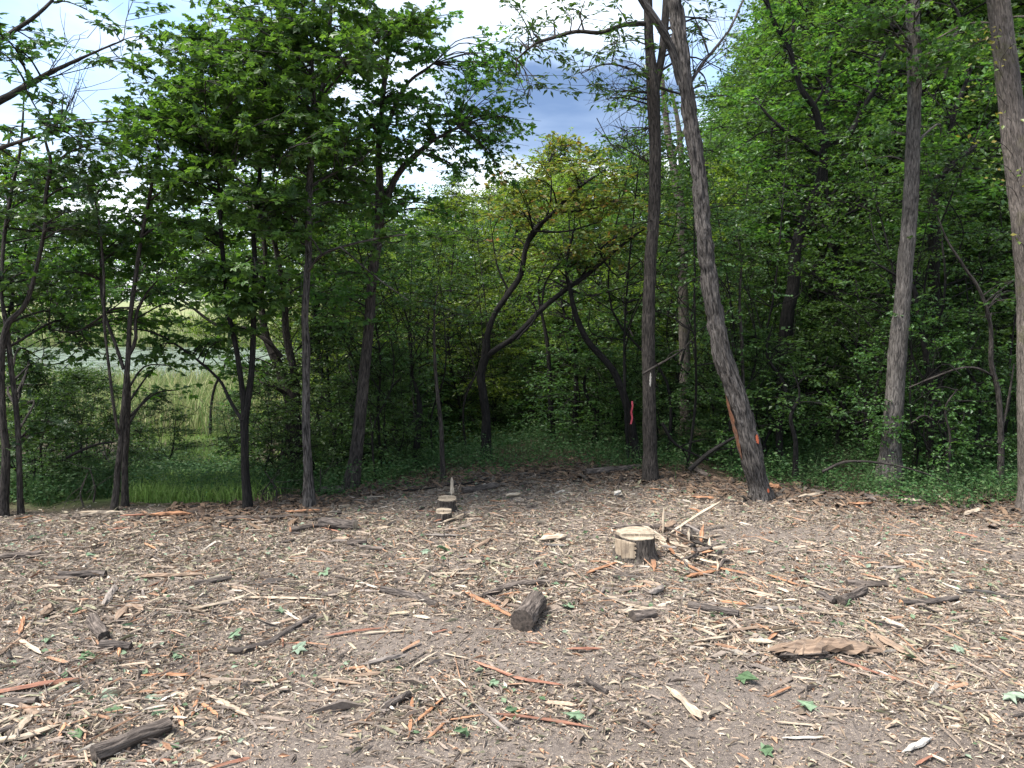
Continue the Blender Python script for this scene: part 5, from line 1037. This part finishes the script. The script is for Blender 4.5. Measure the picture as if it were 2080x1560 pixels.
# sticks and brush along the edge of the wood
def stick(rows, w, m, label, Y=None, name='fallen_branch', twigs=0):
    P = np.array([at(px, py, Y) for px, py in rows]) if Y else gpath(rows, 0, .02)
    b = P.mean(0); r = width(w, b) / 2; n = 24; C = spline(P - b, n); mb = MB(); tube(mb, C, np.linspace(r, r * .45, n), 8, r * .1, 60, .1)
    root = empty(name, b); tag(root, label, 'branch'); link('limb', mb.mesh('limb', m, True), root)
    for k in range(twigs):
        q = C[rng.integers(5, n - 1)]; e = q + rng.normal(size=3) * [.22, .15, .16]; t = MB(); tube(t, spline(np.array([q, (q + e) / 2 + rng.normal(size=3) * .03, e]), 7), np.linspace(r * .4, .0015, 7), 5); link('twig', t.mesh('twig', m, True), root)
stick([(1345, 860), (1370, 900), (1415, 925), (1440, 935)], 8, B_DARK, 'dark branch sloping down right behind the tall straight trunk', 8.2, twigs=2)
stick([(1400, 955), (1440, 920), (1480, 895), (1500, 885)], 11, B_DARK, 'dark branch sloping up right to the leaning trunk', 7.7, twigs=3)
stick([(1670, 958), (1720, 938), (1800, 942), (1880, 962), (1930, 985)], 6, B_BROWN, 'long thin arched branch lying over weeds before the pale trunk', 7.3)
stick([(1645, 870), (1700, 845), (1730, 860), (1770, 850)], 9, B_DARK, 'crooked fallen branch deep in the shade left of the pale trunk', 9.2, twigs=3)
stick([(1850, 860), (1880, 845), (1920, 880), (1930, 930)], 4, B_BROWN, 'thin arching bare twig right of the pale trunk', 7.8, twigs=4)
stick([(1925, 960), (1930, 890), (1920, 830), (1945, 790)], 6, B_BROWN, 'bare upright crooked branch between the pale trunk and the right edge', 7.6, twigs=5)
stick([(1305, 760), (1330, 745), (1365, 725), (1395, 705)], 6, B_BROWN, 'broken bare twig caught across the tall straight trunk', 7.75, twigs=4)
stick([(135, 930), (165, 915), (200, 902), (232, 898)], 7, B_DARK, 'dark arched branch drooping left of the leaning twin stems', 6.9, twigs=1)
stick([(112, 884), (125, 885), (140, 872), (142, 862)], 6, WHITEB, 'bleached white dead branch at the left before the reeds', 11.0, twigs=3)
for k in range(16):
    px = rng.uniform(760, 1300); py = np.interp(px, [760, 1000, 1300], [1002, 985, 968]) + rng.uniform(-16, 10); l = rng.uniform(35, 90)
    stick([(px, py), (px + l / 2, py - 4 + rng.normal() * 4), (px + l, py - 6 + rng.normal() * 6)], rng.uniform(3, 7), [B_DARK, B_BROWN][k % 2], 'brown stick of the brush strewn along the litter bank behind the small stumps')
for o in [o for o in bpy.data.objects if o.get('label', '').startswith('brown stick of the brush')]: o['group'] = 'brush sticks on the litter bank'
for k, (px, py, Y) in enumerate(((170, 1010, 6.6), (190, 1000, 6.7), (540, 1010, 7.0), (560, 1005, 7.0), (640, 1000, 7.3))):
    stick([(px, py + 20), (px + rng.normal() * 8, py - 10), (px + rng.normal() * 20, py - 50)], 4, B_BROWN, 'bare twiggy stem in the dark brush at the far left edge of the clearing', Y, 'dead_twig', 4)
for o in [o for o in bpy.data.objects if o.get('label', '').startswith('bare twiggy stem')]: o['group'] = 'bare twigs at the left edge'

def ribbon():
    p = at(1284, 815, 8.6); r = empty('marking_ribbon', p); tag(r, 'pink plastic ribbon hanging from the arching trunk in the shade', 'ribbon'); pts = [(0, 0, 0), (.004, -.01, -.06), (-.008, 0, -.13), (.006, .01, -.2), (-.012, 0, -.27)]
    V = []
    for q in pts: V += [(q[0] - .011, q[1], q[2]), (q[0] + .011, q[1] + .006, q[2])]
    f = []
    for k in range(4): f += [2 * k, 2 * k + 1, 2 * k + 3, 2 * k + 2]
    mb = MB(); mb.add(V, f, [4] * 4); link('tail', mb.mesh('tail', PINK, True), r)
ribbon()
